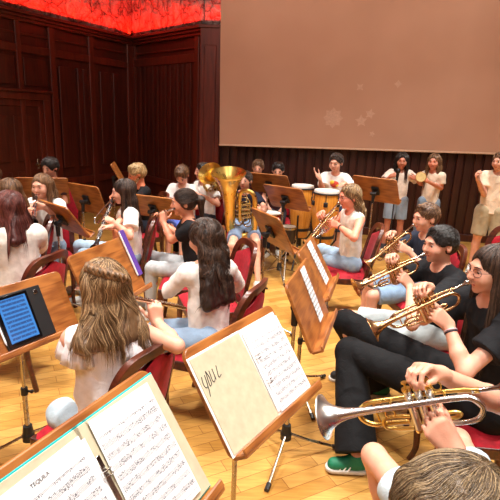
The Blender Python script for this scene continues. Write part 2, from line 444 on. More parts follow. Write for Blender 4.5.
SK = srgb(222, 168, 142)
def person(label, head, hy, group=None, hp=8, hr=0, hs=1., ty=None, ly=None, bs=.9, sit=True, lean=8, hip=None, shirt=None, pants=None, shoes=None,
           hair=None, arms=None, legs=None, sk=SK, h=.008, glasses=False, mask=None, side_lean=0, crossed=False, far=False, look=None):
    ty = hy if ty is None else ty; ly = ty if ly is None else ly
    head = np.asarray(head, float); TD = yd(ty); TR = A(TD[1], -TD[0], 0); LD = yd(ly); LR = A(LD[1], -LD[0], 0); Z = A(0, 0, 1)
    hd = nrm(yd(hy) * math.cos(R_(hp)) - Z * math.sin(R_(hp))); HM = frame(hd)
    if hr:
        c, s_ = math.cos(R_(hr)), math.sin(R_(hr)); HM = HM @ np.array([[c, 0, s_], [0, 1, 0], [-s_, 0, c]])
    hl = lambda x, y, z: head + HM @ (A(x, y, z) * hs)
    nb = head - Z * .155 * hs - TD * .035 - hd * .01                      # neck base
    if hip is None:
        hz = .545 if sit else .53 * (nb[2] + .25 * hs)
        hip = A(nb[0], nb[1], hz) - TD * (nb[2] - hz) * math.tan(R_(lean)) - TR * side_lean
    hip = np.asarray(hip, float); sp = nrm(nb - hip); SR = nrm(TR - sp * (TR @ sp)); SF = np.cross(sp, SR); SF = SF if SF @ TD > 0 else -SF
    TM = np.column_stack([SR, SF, sp]); w = bs
    base = A(hip[0], hip[1], 0); root = thing('person', base, label, 'person', group)
    sh = {'L': nb - SR * .150 * w - sp * .035, 'R': nb + SR * .150 * w - sp * .035}
    if sit:
        knee = {'L': hip - LR * .10 * w + LD * .40 * w + Z * -.045, 'R': hip + LR * .10 * w + LD * .40 * w - Z * .045}
        ank = {k: A(v[0], v[1], .09) + LD * .03 for k, v in knee.items()}
    else:
        knee = {'L': hip - LR * .105 * w + LD * .02 - Z * (hip[2] - .48 * w * 1.05), 'R': hip + LR * .105 * w + LD * .02 - Z * (hip[2] - .48 * w * 1.05)}
        ank = {'L': A(*(hip - LR * .125 * w)[:2], .08), 'R': A(*(hip + LR * .125 * w)[:2], .08)}
    toe = {'L': LD - LR * .2, 'R': LD + LR * .2}
    for k, v in (legs or {}).items():
        if 'knee' in v: knee[k] = np.asarray(v['knee'], float); ank[k] = A(knee[k][0], knee[k][1], .09) + LD * .02
        if 'ank' in v: ank[k] = np.asarray(v['ank'], float)
        if 'toe' in v: toe[k] = np.asarray(v['toe'], float)
    hj = {'L': hip - LR * .085 * w, 'R': hip + LR * .085 * w}
    wr = {}; el = {}; hi = {}
    for k in 'LR':
        sgn = -1 if k == 'L' else 1; a = (arms or {}).get(k) or {}
        if 'w' in a: wr[k] = np.asarray(a['w'], float)
        else: wr[k] = (hip + LD * .22 + SR * sgn * .09 + Z * .09) if sit else (sh[k] - Z * .46 * w + SR * sgn * .05 + TD * .05)
        el[k] = np.asarray(a['e'], float) if 'e' in a else ik(sh[k], wr[k], .255 * w, .225 * w, a.get('pole', SR * sgn * .8 - Z * 1. - TD * .2))
        fd = nrm(wr[k] - el[k]); hi[k] = (a.get('F', fd), a.get('N', (-Z if sit else -SR * sgn)), a.get('curl', 22), a)
    # ---- body (skin)
    B = SDF(); q = (1, .62, 1)
    B.rc(hip + sp * .02, hip + sp * .16, .125 * w, .112 * w, .04, TM, q).rc(hip + sp * .18, nb - sp * .09, .112 * w, .128 * w, .05, TM, q)
    B.rc(sh['L'] + SR * .03, sh['R'] - SR * .03, .052 * w, k=.05)
    for k in 'LR':
        B.rc(sh[k], el[k], .043 * w, .034 * w, .03).rc(el[k], el[k] * .62 + wr[k] * .38, .034 * w, .036 * w, .015).rc(el[k] * .62 + wr[k] * .38, wr[k], .036 * w, .0235 * w, .015)
        B.rc(hj[k], knee[k], .078 * w, .052 * w, .035)
        mid = knee[k] * .68 + ank[k] * .32 - LD * .012
        B.rc(knee[k], mid, .052 * w, .05 * w, .02).rc(mid, ank[k], .05 * w, .032 * w, .02)
        td = nrm(toe[k] * A(1, 1, 0)); B.rc(ank[k] - td * .02 - Z * .03, ank[k] + td * .12 - Z * .05, .03, .025, .02)
        F, N, cu, a = hi[k]; hand(B, wr[k], F, N, k, cu, a.get('hs', w * 1.0), a.get('thumb', (.55, .65, .35)), a.get('tcurl', 35), a.get('spread', 1.))
    B.rc(nb - sp * .01, hl(0, -.018, -.045), .05 * w, .047 * hs, .03)
    B.rc(nb - SR * .06 * w - sp * .02, nb + SR * .06 * w - sp * .02, .045 * w, k=.05)
    E = lambda c, r, k=.015, sub=False: B.el(hl(*c), tuple(x * hs for x in r), HM, k, None, sub)
    E((0, -.012, .030), (.071, .090, .076), .01); E((0, .030, -.050), (.050, .052, .048), .035); E((0, .045, -.005), (.060, .048, .062), .03)
    E((0, .068, -.082), (.021, .018, .016), .015)
    if not far:
        for s_ in (-1, 1):
            E((s_ * .032, .098, .013), (.020, .014, .012), .012, True); E((s_ * .036, .066, -.022), (.026, .026, .024), .02)
            E((s_ * .074, -.008, -.004), (.010, .019, .030), .006); E((s_ * .083, .001, .000), (.006, .009, .014), .004, True)
        B.rc(hl(-.026, .084, .032), hl(.026, .084, .032), .008 * hs, k=.016)
        B.rc(hl(0, .088, .018), hl(0, .106, -.016), .0075 * hs, .0115 * hs, .012)
        for s_ in (-1, 1): E((s_ * .010, .098, -.020), (.008, .008, .007), .007)
        E((0, .082, -.046), (.024, .014, .012), .010)
    else:
        B.rc(hl(0, .088, .016), hl(0, .104, -.014), .009 * hs, .012 * hs, .012)
        for s_ in (-1, 1): E((s_ * .074, -.008, -.004), (.012, .019, .028), .006)
    sdf_obj('body', B, h, skin(sk), root, base, rel=1)
    # ---- face parts
    eye = MB()
    if not far:
        for s_ in (-1, 1):
            e = MB(); c = hl(s_ * .031, .0755, .012); e.ball(c, .0125 * hs, 12); e.cur = 1
            lk = nrm(look - c) if look is not None else nrm(HM @ A(0, 1, -.25)); e.ball(c + lk * .0062 * hs, .0078 * hs, 10)
            e.build('eye', [plain(srgb(225, 215, 208), .2), plain(srgb(52, 32, 24), .15)], root, off=base)
            e = MB(); e.tube([hl(s_ * .016, .095, .032), hl(s_ * .032, .094, .037), hl(s_ * .048, .082, .031)], [.0022, .003, .0015], 6, up=hd)
            e.build('eyebrow', plain(dk(hair['c'], .6), .7), root, off=base)
            e = MB(); e.tube([hl(s_ * .020, .0885, .016), hl(s_ * .031, .0905, .0205), hl(s_ * .043, .084, .0165)], [.0014, .0024, .0014], 6)
            e.build('eyelid', skin(dk(sk, .62)), root, off=base)
    else:
        for s_ in (-1, 1):
            e = MB(); e.ball(hl(s_ * .030, .083, .012), .010 * hs, 8, (1, 1, .7)); e.build('eye', plain(srgb(48, 30, 26), .3), root, off=base)
            e = MB(); e.tube([hl(s_ * .016, .092, .030), hl(s_ * .045, .082, .031)], .0028, 5); e.build('eyebrow', plain(dk(hair['c'], .6), .7), root, off=base)
    L_ = SDF(); L_.rc(hl(-.018, .088, -.044), hl(.018, .088, -.044), .0048 * hs, k=.004).rc(hl(-.014, .089, -.0515), hl(.014, .089, -.0515), .0055 * hs, k=.004)
    sdf_obj('lips', L_, .0025 if not far else .004, skin(srgb(190, 96, 88)), root, base)
    if glasses:
        g = MB()
        for s_ in (-1, 1):
            g.tube([hl(s_ * .033 + .024 * math.cos(t), .103 - .35 * abs(.024 * math.cos(t) * s_ + .0) - (.008 if s_ * math.cos(t) > 0 else 0), .010 + .019 * math.sin(t)) for t in np.linspace(0, 2 * math.pi, 17)], .0013, 6)
            g.tube([hl(s_ * .057, .090, .014), hl(s_ * .076, .03, .014), hl(s_ * .080, -.01, .010)], .0013, 6)
        g.tube([hl(-.009, .103, .012), hl(0, .106, .015), hl(.009, .103, .012)], .0013, 6)
        g.build('glasses', plain(srgb(90, 70, 70), .3, .6), root, off=base)
    # ---- clothes
    s = shirt or {}; T = SDF(); t = .012 + s.get('loose', .004); low = s.get('low', -.02)
    T.rc(hip + sp * low, hip + sp * .16, .125 * w + t * 1.35, .112 * w + t, .04, TM, q, clip=[(hip + sp * low, -sp)]).rc(hip + sp * .17, nb - sp * .095, .112 * w + t, .128 * w + t, .05, TM, q)
    T.rc(sh['L'] + SR * .03, sh['R'] - SR * .03, .052 * w + t * .7, k=.04)
    if s.get('neck', 1): T.rc(nb - SR * .05 * w - sp * .035, nb + SR * .05 * w - sp * .035, .048 * w + t * .5, k=.03)
    sl = s.get('sleeve', 'short')
    for k in 'LR':
        if sl == 'short':
            a, b = sh[k], el[k]; f = s.get('sl', .62); e = a * (1 - f) + b * f; u = nrm(b - a)
            T.rc(a, e + u * .05, .043 * w + t * .9, .043 * w + t * 1.25, .03, clip=[(e, u)])
        elif sl == 'long':
            u = nrm(wr[k] - el[k]); T.rc(sh[k], el[k], .043 * w + t * .8, .036 * w + t * .7, .03).rc(el[k], wr[k], .036 * w + t * .7, .024 * w + t * .6, .02, clip=[(wr[k] - u * .01, u)])
    T.el(nb + SF * .035 + sp * .018, (.062 * w, .05 * w, .05 * w), TM, .012, None, True)
    sdf_obj('shirt', T, h, cloth(s.get('c', srgb(228, 222, 214))), root, base, folds=s.get('folds', .007), fs=15, seed=int(abs(head[0]) * 31) % 9 + 1)
    if s.get('ruffle'):
        for k in 'LR':
            g = MB(); sg = -1 if k == 'L' else 1; n_ = 46; Rw = []; u = nrm(el[k] - sh[k]); ax0 = nrm(SR * sg)
            side = np.cross(u, ax0); side = nrm(side)
            for i in range(n_ + 1):
                th = R_(-115 + 230 * i / n_); rd = nrm(ax0 * math.cos(th) + nrm(SF) * math.sin(th) + u * .0)
                for j in range(6):
                    f = j / 5; amp = .013 * f * math.sin(i * 1.35 + sg)
                    Rw.append(sh[k] + sp * (.040 - .035 * abs(math.sin(th))) - SR * sg * .045 + rd * (.050 + .050 * f) + A(0, 0, -1) * (.100 * f * f) + (sp * amp * .5) + rd * amp * .8)
            Q = [(i * 6 + j, (i + 1) * 6 + j, (i + 1) * 6 + j + 1, i * 6 + j + 1) for i in range(n_) for j in range(5)]
            g.add(Rw, Q); o = g.build('ruffle_sleeve', cloth(s['c']), root, off=base); md = o.modifiers.new('solid', 'SOLIDIFY'); md.thickness = .003
    p = pants or {}; Pn = SDF(); t = .010 + p.get('loose', .004); ln = p.get('len', 'long')
    Pn.rc(hip - sp * .01, hip + sp * .06, .124 * w + min(t, .014), .117 * w + .008, .04, TM, q, clip=[(hip + sp * .085, sp)])
    for k in 'LR':
        if ln == 'long':
            e = ank[k] + Z * .02; u = nrm(e - knee[k])
            Pn.rc(hj[k], knee[k], .078 * w + t, .054 * w + t, .035 if sit else .012).rc(knee[k], e, .054 * w + t, (.036 + p.get('flare', .0)) * w + t, .02, clip=[(e, u)])
        else:
            f = p.get('f', .85); e = hj[k] * (1 - f) + knee[k] * f; u = nrm(knee[k] - hj[k])
            Pn.rc(hj[k], e + u * .08, .078 * w + t, (.062 if sit else .052) * w + t * (1.6 if sit else 1.1), .035 if sit else .012, clip=[(e, u)])
    sdf_obj('trousers' if ln == 'long' else 'shorts', Pn, h, cloth(p.get('c', srgb(120, 150, 180)), .85, 18, p.get('denim', False)), root, base, folds=.005, fs=12, seed=3)
    sc = shoes or srgb(225, 222, 216)
    for k in 'LR':
        td = nrm(toe[k] * A(1, 1, 0)); a = ank[k]; so = SDF(); z0 = max(a[2] - .09, 0.002)
        cl = [(A(0, 0, z0 + .02), -Z)]
        so.rc(A(a[0], a[1], z0 + .05) - td * .03, A(a[0], a[1], z0 + .035) + td * .115, .042, .036, .02, clip=cl).rc(a - Z * .03, a - Z * .0, .042, .038, .02, clip=[(a + Z * .012, Z)])
        sho = sdf_obj('shoe', so, min(h, .006), plain(sc, .6), root, base)
        so = SDF(); M = frame(td); so.rc(A(a[0], a[1], z0 + .014) - td * .035, A(a[0], a[1], z0 + .014) + td * .12, .046, .042, .0, clip=[(A(0, 0, z0 + .024), Z), (A(0, 0, z0), -Z)])
        sdf_obj('sole', so, min(h, .006), plain(srgb(215, 210, 200), .7), sho, base)
    make_hair(hair, root, base, hl, HM, hs, hd, nb, SR, SF, sp, h, far, head)
    return dict(root=root, hl=hl, HM=HM, mouth=hl(0, .098, -.048), sh=sh, wr=wr, el=el, base=base, hip=hip, nb=nb, SR=SR, SF=SF, sp=sp, ank=ank, toe=toe)

def make_hair(hr, root, base, hl, HM, hs, hd, nb, SR, SF, sp, h, far, head):
    if not hr: return
    c, hi = hr['c'], hr.get('hi', dk(hr['c'], 1.8)); st = hr['st']; Z = A(0, 0, 1); th = hr.get('th', .012)
    H = SDF(); E = lambda cc, r, k=.012, sub=False, clip=None: H.el(hl(*cc), tuple(x * hs for x in r), HM, k, clip, sub)
    back = -nrm(hd * A(1, 1, 0)); side = nrm(np.cross(hd, Z)); R = SR
    E((0, -.016, .034), (.071 + th, .090 + th, .075 + th), .01)
    if st == 'short':
        E((0, -.045, -.005), (.068 + th * .7, .058 + th * .6, .062), .02)
        E((0, .124, -.028), (.078, .098, .114), .010, True)
        for s_ in (-1, 1): E((s_ * .085, .012, -.035), (.032, .040, .052), .01, True)
        H.rc(hl(-.030, .040, .096), hl(.030, .044, .095), .012 * hs, k=.02)
        H.cut(hl(0, 0, -.062), HM @ A(0, 0, -1))
    else:
        if st == 'long':
            L = hr.get('len', .30); f_ = hr.get('fall', A(0, 0, 0)); sp_ = hr.get('spread', 0.); bw = hr.get('bw', .055)
            for s_ in (-1, -.35, .35, 1):
                H.rc(hl(s_ * .055, -.045, .02), hl(s_ * .065, -.055, -.09), .038 * hs, .036, .03)
                e = hl(s_ * .065, -.055, -.09); dn = nrm(-sp * .95 - hd * .05) ; e2 = e + dn * max(L - .14, .02) + side * s_ * (.010 + sp_) + f_ - SF * .03
                H.rc(e, e2, .038, hr.get('tip', .022), .03)
            if hr.get('front', 1):
                for s_ in (-1, 1):
                    a = hl(s_ * .070, .005, .03); b = hl(s_ * .075, .012, -.08); H.rc(a, b, .018 * hs, .022, .02); H.rc(b, b - Z * max(L - .16, .02) + hd * .02, .022, .014, .02)
        elif st == 'pony':
            E((0, -.03, .0), (.074 + th * .4, .075, .07), .02)
            a = hl(0, -.112, .03); b = a + back * .035 - Z * .02; c_ = b + back * .01 - Z * hr.get('len', .16)
            H.rc(a, b, .022, .03, .015).rc(b, c_, .032, .014, .02)
        E((0, .128, -.024), (.070, .098, .120), .010, True)
    # ---- base volume, strands on top
    mat = hairmat(c, hi)
    if st == 'braid': pass
    ho = sdf_obj('hair', H, min(h, .006) if not far else .008, mat, root, base, folds=(.006 if st == 'short' else .004) + .006 * min(1, hr.get('wave', 0)), fs=60 if st == 'short' else 40 if hr.get('wave', 0) < .4 else 22, aniso=(1, 1, .15 if hr.get('wave', 0) < .4 else .6), rel=1)
    ho.data.attributes.new('tone', 'FLOAT', 'POINT').data.foreach_set('value', np.full(len(ho.data.vertices), .25, np.float32))
    n = hr.get('n', 0)
    if n:
        k = np.arange(n) + .5; ph = np.arccos(1 - 1.25 * k / n); tt = math.pi * (1 + 5 ** .5) * k
        D = np.stack([np.cos(tt) * np.sin(ph), np.sin(tt) * np.sin(ph), np.cos(ph)], 1)
        S0 = head + (D * A(.085, .105, .092) + A(0, -.016, .034)) @ HM.T * hs
        fr = H.at(S0) < .02; S0 = S0[fr]
        crown = hl(*hr.get('crown', (0, -.05, .12)))
        if st == 'short':
            cb = HM @ A(*hr.get('comb', (.3, .7, 0)))
            fl = lambda P: nrm_rows(P - crown) * .7 + cb * .75 - Z * .25
            L = hr.get('sl', .06)
        else:
            fl = lambda P: nrm_rows(P - crown) * .30 - Z * 1.
            if st == 'pony':
                tie = hl(0, -.112, .03); fl = lambda P: np.where((np.linalg.norm(P - tie, axis=1) > .035)[:, None] & ((P - tie) @ hd > -.01)[:, None], nrm_rows(tie - P), -Z)
            L = max(hr.get('sl', .36), hr.get('len', .3) + .14) if st == 'long' else hr.get('sl', .2)
        zb = min([min(p_[1][0][2], p_[1][1][2]) for p_ in H.p if p_[0] == 'rc']) + .015 if st == 'long' else -9.
        steps = 9 if st == 'short' else 26
        strands('hair_strands', H, S0, fl, steps, L / steps, mat, ho, base, r=hr.get('r', .0013), jitter=hr.get('jit', .006), wave=hr.get('wave', .12), zfree=zb)
    if hr.get('braid'):
        # crown braid wrapped round the back of the head, three interlaced strands
        for j in range(3):
            m = MB(); pts = []; rr = []
            for i in range(61):
                t = i / 60; th_ = R_(hr['braid'][0] + (hr['braid'][1] - hr['braid'][0]) * t); zz = .098 - .085 * t ** 1.5; kf = math.sqrt(max(.05, 1 - ((zz - .034) / .092) ** 2))
                cx = hl(.086 * kf * math.cos(th_), -.016 + .106 * kf * math.sin(th_), zz)
                o = nrm(cx - hl(0, 0, .02)); up = nrm(HM @ A(0, 0, 1) - o * (o @ (HM @ A(0, 0, 1))))
                a = t * 2 * math.pi * 4.5 + j * 2.094; pts.append(cx + up * math.sin(a) * .016 + o * (math.cos(2 * a) * .007 + .007)); rr.append(.0088 * (1 - .3 * t))
            m.tube(pts, rr, 8); m.build('braid', hairmat(dk(c, (1.0, 1.7, 2.4)[j]), hi), ho, off=base)
def nrm_rows(v): return v / (np.linalg.norm(v, axis=-1, keepdims=True) + 1e-9)
# ------------------------------------------------------------------ chair (faces local +Y, origin on the floor under the seat)
def make_chair(label, loc, yaw, group='red velvet orchestra chairs'):
    t = thing('orchestra_chair', (0, 0, 0), label, 'chair', group); W = mCHAIRW(); V = mVELVET()
    def outline(u, ex, z0):   # rounded arch outline of the back, u in 0..1
        a = math.pi * u; x = .235 * ex * math.copysign(abs(math.cos(a)) ** .42, math.cos(a)); z = z0 + (.925 - (.235 - .235 * ex) * 1.0 - z0) * abs(math.sin(a)) ** .5
        return x, z
    def place(x, z, d): return (x, -.20 - (z - .44) * .20 - d + .9 * (.055 - x * x) * -1 + .04, z)
    n = 40; Vt = []; Fc = []
    for i in range(n + 1):
        u = i / n
        for ex, d in ((1, -.016), (1, .016), (.80, .018), (.80, -.018)):
            x, z = outline(u, ex, .44); Vt.append(place(x, z, d))
    for i in range(n):
        for j in range(4): Fc.append((i * 4 + j, (i + 1) * 4 + j, (i + 1) * 4 + (j + 1) % 4, i * 4 + (j + 1) % 4))
    Fc += [(0, 1, 2, 3), tuple(n * 4 + j for j in (3, 2, 1, 0))]
    m = MB(); m.add(Vt, Fc)
    for z in (.47,): m.box(place(0, z, 0), (.38, .035, .07), bev=.006)
    o = m.build('backrest_frame', W, t, smooth=True); b = o.modifiers.new('bevel', 'BEVEL'); b.width = .006; b.segments = 2; b.limit_method = 'ANGLE'
    m = MB(); nx, nz = 14, 12
    for sd in (-1, 1):
        G = []
        for j in range(nz + 1):
            for i in range(nx + 1):
                f = i / nx * 2 - 1; g = j / nz; z = .49 + (.868 - .49) * g
                xm = .192 * (1 - max(0, (g - .72) / .28) ** 3 * .62) ; x = xm * f
                z2 = z - .05 * max(0, g - .75) * 4 * f * f * .9
                bul = .022 * (1 - f ** 4) * (1 - (2 * g - 1) ** 4)
                G.append(place(x, z2, sd * (.008 + bul)))
        m.add(G, [tuple((j * (nx + 1) + i, j * (nx + 1) + i + 1, (j + 1) * (nx + 1) + i + 1, (j + 1) * (nx + 1) + i)[::sd]) for j in range(nz) for i in range(nx)])
    m.build('backrest_pad', V, t)
    m = MB(); nx = 14; G = []
    def seatpt(f, g, z): return ((.20 + .025 * g) * f, -.19 + .41 * g + .0, z)
    for j in range(nx + 1):
        for i in range(nx + 1):
            f = i / nx * 2 - 1; g = j / nx; G.append(seatpt(f, g, .435 + .045 * (1 - f ** 6) ** .5 * (1 - (2 * g - 1) ** 6) ** .5))
    m.add(G, [(j * (nx + 1) + i, j * (nx + 1) + i + 1, (j + 1) * (nx + 1) + i + 1, (j + 1) * (nx + 1) + i) for j in range(nx) for i in range(nx)])
    m.build('seat', V, t)
    m = MB()
    m.prism([(-.205, -.20), (.205, -.20), (.232, .225), (-.232, .225)], np.eye(3), (0, 0, 0), .375, .436)
    o = m.build('seat_frame', W, t, smooth=False); b = o.modifiers.new('bevel', 'BEVEL'); b.width = .008; b.segments = 2
    for sx in (-1, 1):
        m = MB(); m.tube(bez([(sx * .205, .20, .40), (sx * .21, .212, .25), (sx * .20, .205, .10), (sx * .215, .225, 0)], 4), [.03, .028, .026, .024, .022, .021, .019, .018, .017, .016, .016, .017, .019], 8)
        m.build('leg', W, t)
        m = MB(); m.tube(bez([(sx * .195, -.20, .46), (sx * .195, -.20, .25), (sx * .195, -.25, .0)], 5), [.024, .023, .022, .022, .021, .02, .02, .019, .018, .018, .017], 8)
        m.build('leg', W, t)
    t.location = loc; t.rotation_euler = (0, 0, R_(yaw - 90)); return t
def copy_tree(o, parent=None):
    c = o.copy(); COL.objects.link(c)
    if parent: c.parent = parent
    for ch in list(o.children): copy_tree(ch, c)
    return c
CH0 = []
def chair(loc, yaw, label):
    loc = A(loc[0], loc[1], 0) + yd(yaw) * .06
    if not CH0: CH0.append(make_chair(label, loc, yaw)); return CH0[0]
    c = copy_tree(CH0[0]); c.location = loc; c.rotation_euler = (0, 0, R_(yaw - 90)); c['label'] = label; return c

# ------------------------------------------------------------------ music stand; q = (x,y,z,yaw,tilt) of the desk centre, normal towards the reader
def deskM(q):
    n = A(math.cos(q[3]), math.sin(q[3]), 0); r = np.cross(-n, (0, 0, 1.)); u = A(0, 0, 1) * math.cos(q[4]) - n * math.sin(q[4])
    return np.column_stack([r, u, np.cross(r, u)])      # right, up, towards the reader
def stand(q, label, w=.52, h=.36, legyaw=0, group='wooden music stands', ledge=True, roll=0):
    c = A(*q[:3]); M = deskM(q)
    if roll:
        cr, sr = math.cos(R_(roll)), math.sin(R_(roll)); M = M @ np.array([[cr, -sr, 0], [sr, cr, 0], [0, 0, 1]])
    n = A(math.cos(q[3]), math.sin(q[3]), 0); pb = c - M[:, 2] * .075 - A(0, 0, 0); base = A(pb[0], pb[1], 0)
    t = thing('music_stand', base, label, 'music stand', group); K = mBLACK(); Cr = mCHROME()
    def rr(w, h, r, n=6):
        P = []
        for cx, cy, a0 in ((w / 2 - r, h / 2 - r, 0), (-w / 2 + r, h / 2 - r, 90), (-w / 2 + r, -h / 2 + r, 180), (w / 2 - r, -h / 2 + r, 270)):
            P += [(cx + r * math.cos(R_(a0 + 90 * i / n)), cy + r * math.sin(R_(a0 + 90 * i / n))) for i in range(n + 1)]
        return P
    # desk in its own local axes so that the grain follows the board
    L4 = Matrix(M.tolist()).to_4x4(); L4.translation = Vector(c - base)
    m = MB(); m.prism(rr(w, h, .03), np.eye(3), (0, 0, 0), -.008, .008)
    d = m.build('desk', mDESK(), t, smooth=False); d.matrix_local = L4
    b = d.modifiers.new('bevel', 'BEVEL'); b.width = .004; b.segments = 2; b.limit_method = 'ANGLE'; b.angle_limit = R_(60)
    if ledge:
        m = MB(); m.box((0, -h / 2 + .008, .030), (w * .98, .016, .058), bev=.004); m.box((0, -h / 2 + .020, .057), (w * .98, .022, .009), bev=.003)
        m.build('ledge', mDESK(), d, smooth=False)
    m = MB(); m.box(-M[:, 2] * .022 + c, (.09, .11, .022), M, .005); m.tube([c - M[:, 2] * .03 - M[:, 0] * .028, c - M[:, 2] * .07], [.012, .016], 8)
    m.tube([c - M[:, 2] * .03 + M[:, 0] * .028, c - M[:, 2] * .07], [.012, .016], 8); m.tube([pb - M[:, 0] * .035, pb + M[:, 0] * .035], .021, 12); m.tube([pb - A(0, 0, .02), pb - A(0, 0, .11)], [.021, .017], 12)
    m.build('clamp', K, t, off=base)
    m = MB(); m.tube([A(0, 0, pb[2] - .1), A(0, 0, .36)], .0095, 10); m.build('pole', Cr, t)
    m = MB(); m.tube([A(0, 0, .40), A(0, 0, .16)], .0135, 10); m.build('lower_pole', Cr, t)
    m = MB(); m.tube([A(0, 0, .42), A(0, 0, .38)], .018, 10); m.tube([A(0, 0, .40), A(.035, 0, .40)], .007, 8); m.ball((.04, 0, .40), .011, 8); m.build('height_knob', K, t)
    m = MB(); m.tube([A(0, 0, .19), A(0, 0, .10)], [.024, .032], 12); m.ball((0, 0, .13), .034, 10, (1, 1, .9)); m.build('hub', K, t)
    for i in range(3):
        a = R_(legyaw + 120 * i); dd = A(math.cos(a), math.sin(a), 0)
        m = MB(); m.tube([A(0, 0, .14), dd * .12 + A(0, 0, .085), dd * .31 + A(0, 0, .016)], .0085, 8)
        lg = m.build('leg', Cr, t); m = MB(); m.tube([dd * .285 + A(0, 0, .023), dd * .325 + A(0, 0, .014)], .0135, 8); m.build('rubber_foot', K, lg)
    return t, c, M
def onboard(c, M, x, y, z=.009): return np.asarray(c) + M @ A(x, y, z)
@memo
def sheetmat(seed, dens):
    """printed part: staves of five lines with note heads, by the sheet's own coordinates"""
    t = NT('sheet_music', .6, 0, .3); v = t.coord((1, 1, 1)); sp = t.N('ShaderNodeSeparateXYZ'); t.L(v, sp.inputs[0]); x, y = sp.outputs[0], sp.outputs[1]
    per = .0245; fr = t.math('FRACT', t.math('DIVIDE', t.math('ADD', y, 5.0 * per + .004), per))
    band = t.math('MULTIPLY', t.math('GREATER_THAN', fr, .28), t.math('LESS_THAN', fr, .72))
    lf = t.math('FRACT', t.math('MULTIPLY', t.math('SUBTRACT', fr, .28), 1 / .099))
    line = t.math('MULTIPLY', t.math('LESS_THAN', lf, .42), band)
    vo = t.N('ShaderNodeTexVoronoi', i_Scale=1.0, i_Randomness=.9, voronoi_dimensions='2D'); mp = t.N('ShaderNodeMapping'); mp.inputs['Scale'].default_value = (210 * dens, 230, 1); mp.inputs['Location'].default_value = (seed, seed * 1.7, 0)
    t.L(v, mp.inputs[0]); t.L(mp.outputs[0], vo.inputs['Vector']); dot = t.math('LESS_THAN', vo.outputs['Distance'], .30)
    wide = t.math('MULTIPLY', t.math('GREATER_THAN', fr, .16), t.math('LESS_THAN', fr, .84))
    gate = t.math('GREATER_THAN', t.noise(t.coord((35, 41, 1)), 1.3, 2), .50)
    note = t.math('MULTIPLY', t.math('MULTIPLY', dot, wide), gate)
    ink = t.math('MAXIMUM', t.math('MULTIPLY', line, 1.0), note)
    inside = t.math('MULTIPLY', t.math('LESS_THAN', t.math('ABSOLUTE', x), .092), t.math('MULTIPLY', t.math('LESS_THAN', y, .105), t.math('GREATER_THAN', y, -.135)))
    t.color(t.mix(t.math('MULTIPLY', ink, inside), srgb(232, 232, 234), srgb(92, 90, 96))); return t.m
def sheet(name, c, M, w, h, mat, parent=None, thick=.0012, curl=.0):
    """a thin sheet whose own axes are x right, y up; c in world coordinates"""
    nx = 10; V = []
    for z in (0, thick):
        for j in range(2):
            for i in range(nx + 1):
                f = i / nx * 2 - 1; V.append((f * w / 2, (j * 2 - 1) * h / 2, z + curl * (1 - f * f)))
    n1 = nx + 1; Q = []
    for i in range(nx):
        Q.append((2 * n1 + i, 2 * n1 + i + 1, 3 * n1 + i + 1, 3 * n1 + i)); Q.append((i, n1 + i, n1 + i + 1, i + 1))
        Q.append((i, i + 1, 2 * n1 + i + 1, 2 * n1 + i)); Q.append((n1 + i, 3 * n1 + i, 3 * n1 + i + 1, n1 + i + 1))
    Q += [(0, 2 * n1, 3 * n1, n1), (nx, n1 + nx, 3 * n1 + nx, 2 * n1 + nx)]
    o = mkobj(name, V, Q, mat, None, False); L4 = Matrix(np.asarray(M).tolist()).to_4x4(); L4.translation = Vector(c)
    if parent is not None: o.parent = parent; L4 = parent.matrix_world.inverted() @ L4 if False else Matrix.Translation(-Vector(parent.location)) @ L4
    o.matrix_local = L4; return o
def rollM(M, deg):
    c, s = math.cos(R_(deg)), math.sin(R_(deg)); return M @ np.array([[c, -s, 0], [s, c, 0], [0, 0, 1]])
def write(txt, c, M, size, parent, name='title', col=(40, 38, 42)):
    cu = bpy.data.curves.new(name, 'FONT'); cu.body = txt; cu.size = size; cu.align_x = 'CENTER'; cu.align_y = 'CENTER'; cu.extrude = .0001
    o = bpy.data.objects.new(name, cu); COL.objects.link(o); cu.materials.append(plain(srgb(*col), .6)); me = bpy.data.meshes.new_from_object(o); bpy.data.objects.remove(o); bpy.data.curves.remove(cu); o = bpy.data.objects.new(name, me); COL.objects.link(o); o.parent = parent
    L4 = Matrix(np.asarray(M).tolist()).to_4x4(); L4.translation = Vector(c); o.matrix_local = Matrix.Translation(-Vector(parent.location)) @ L4; return o

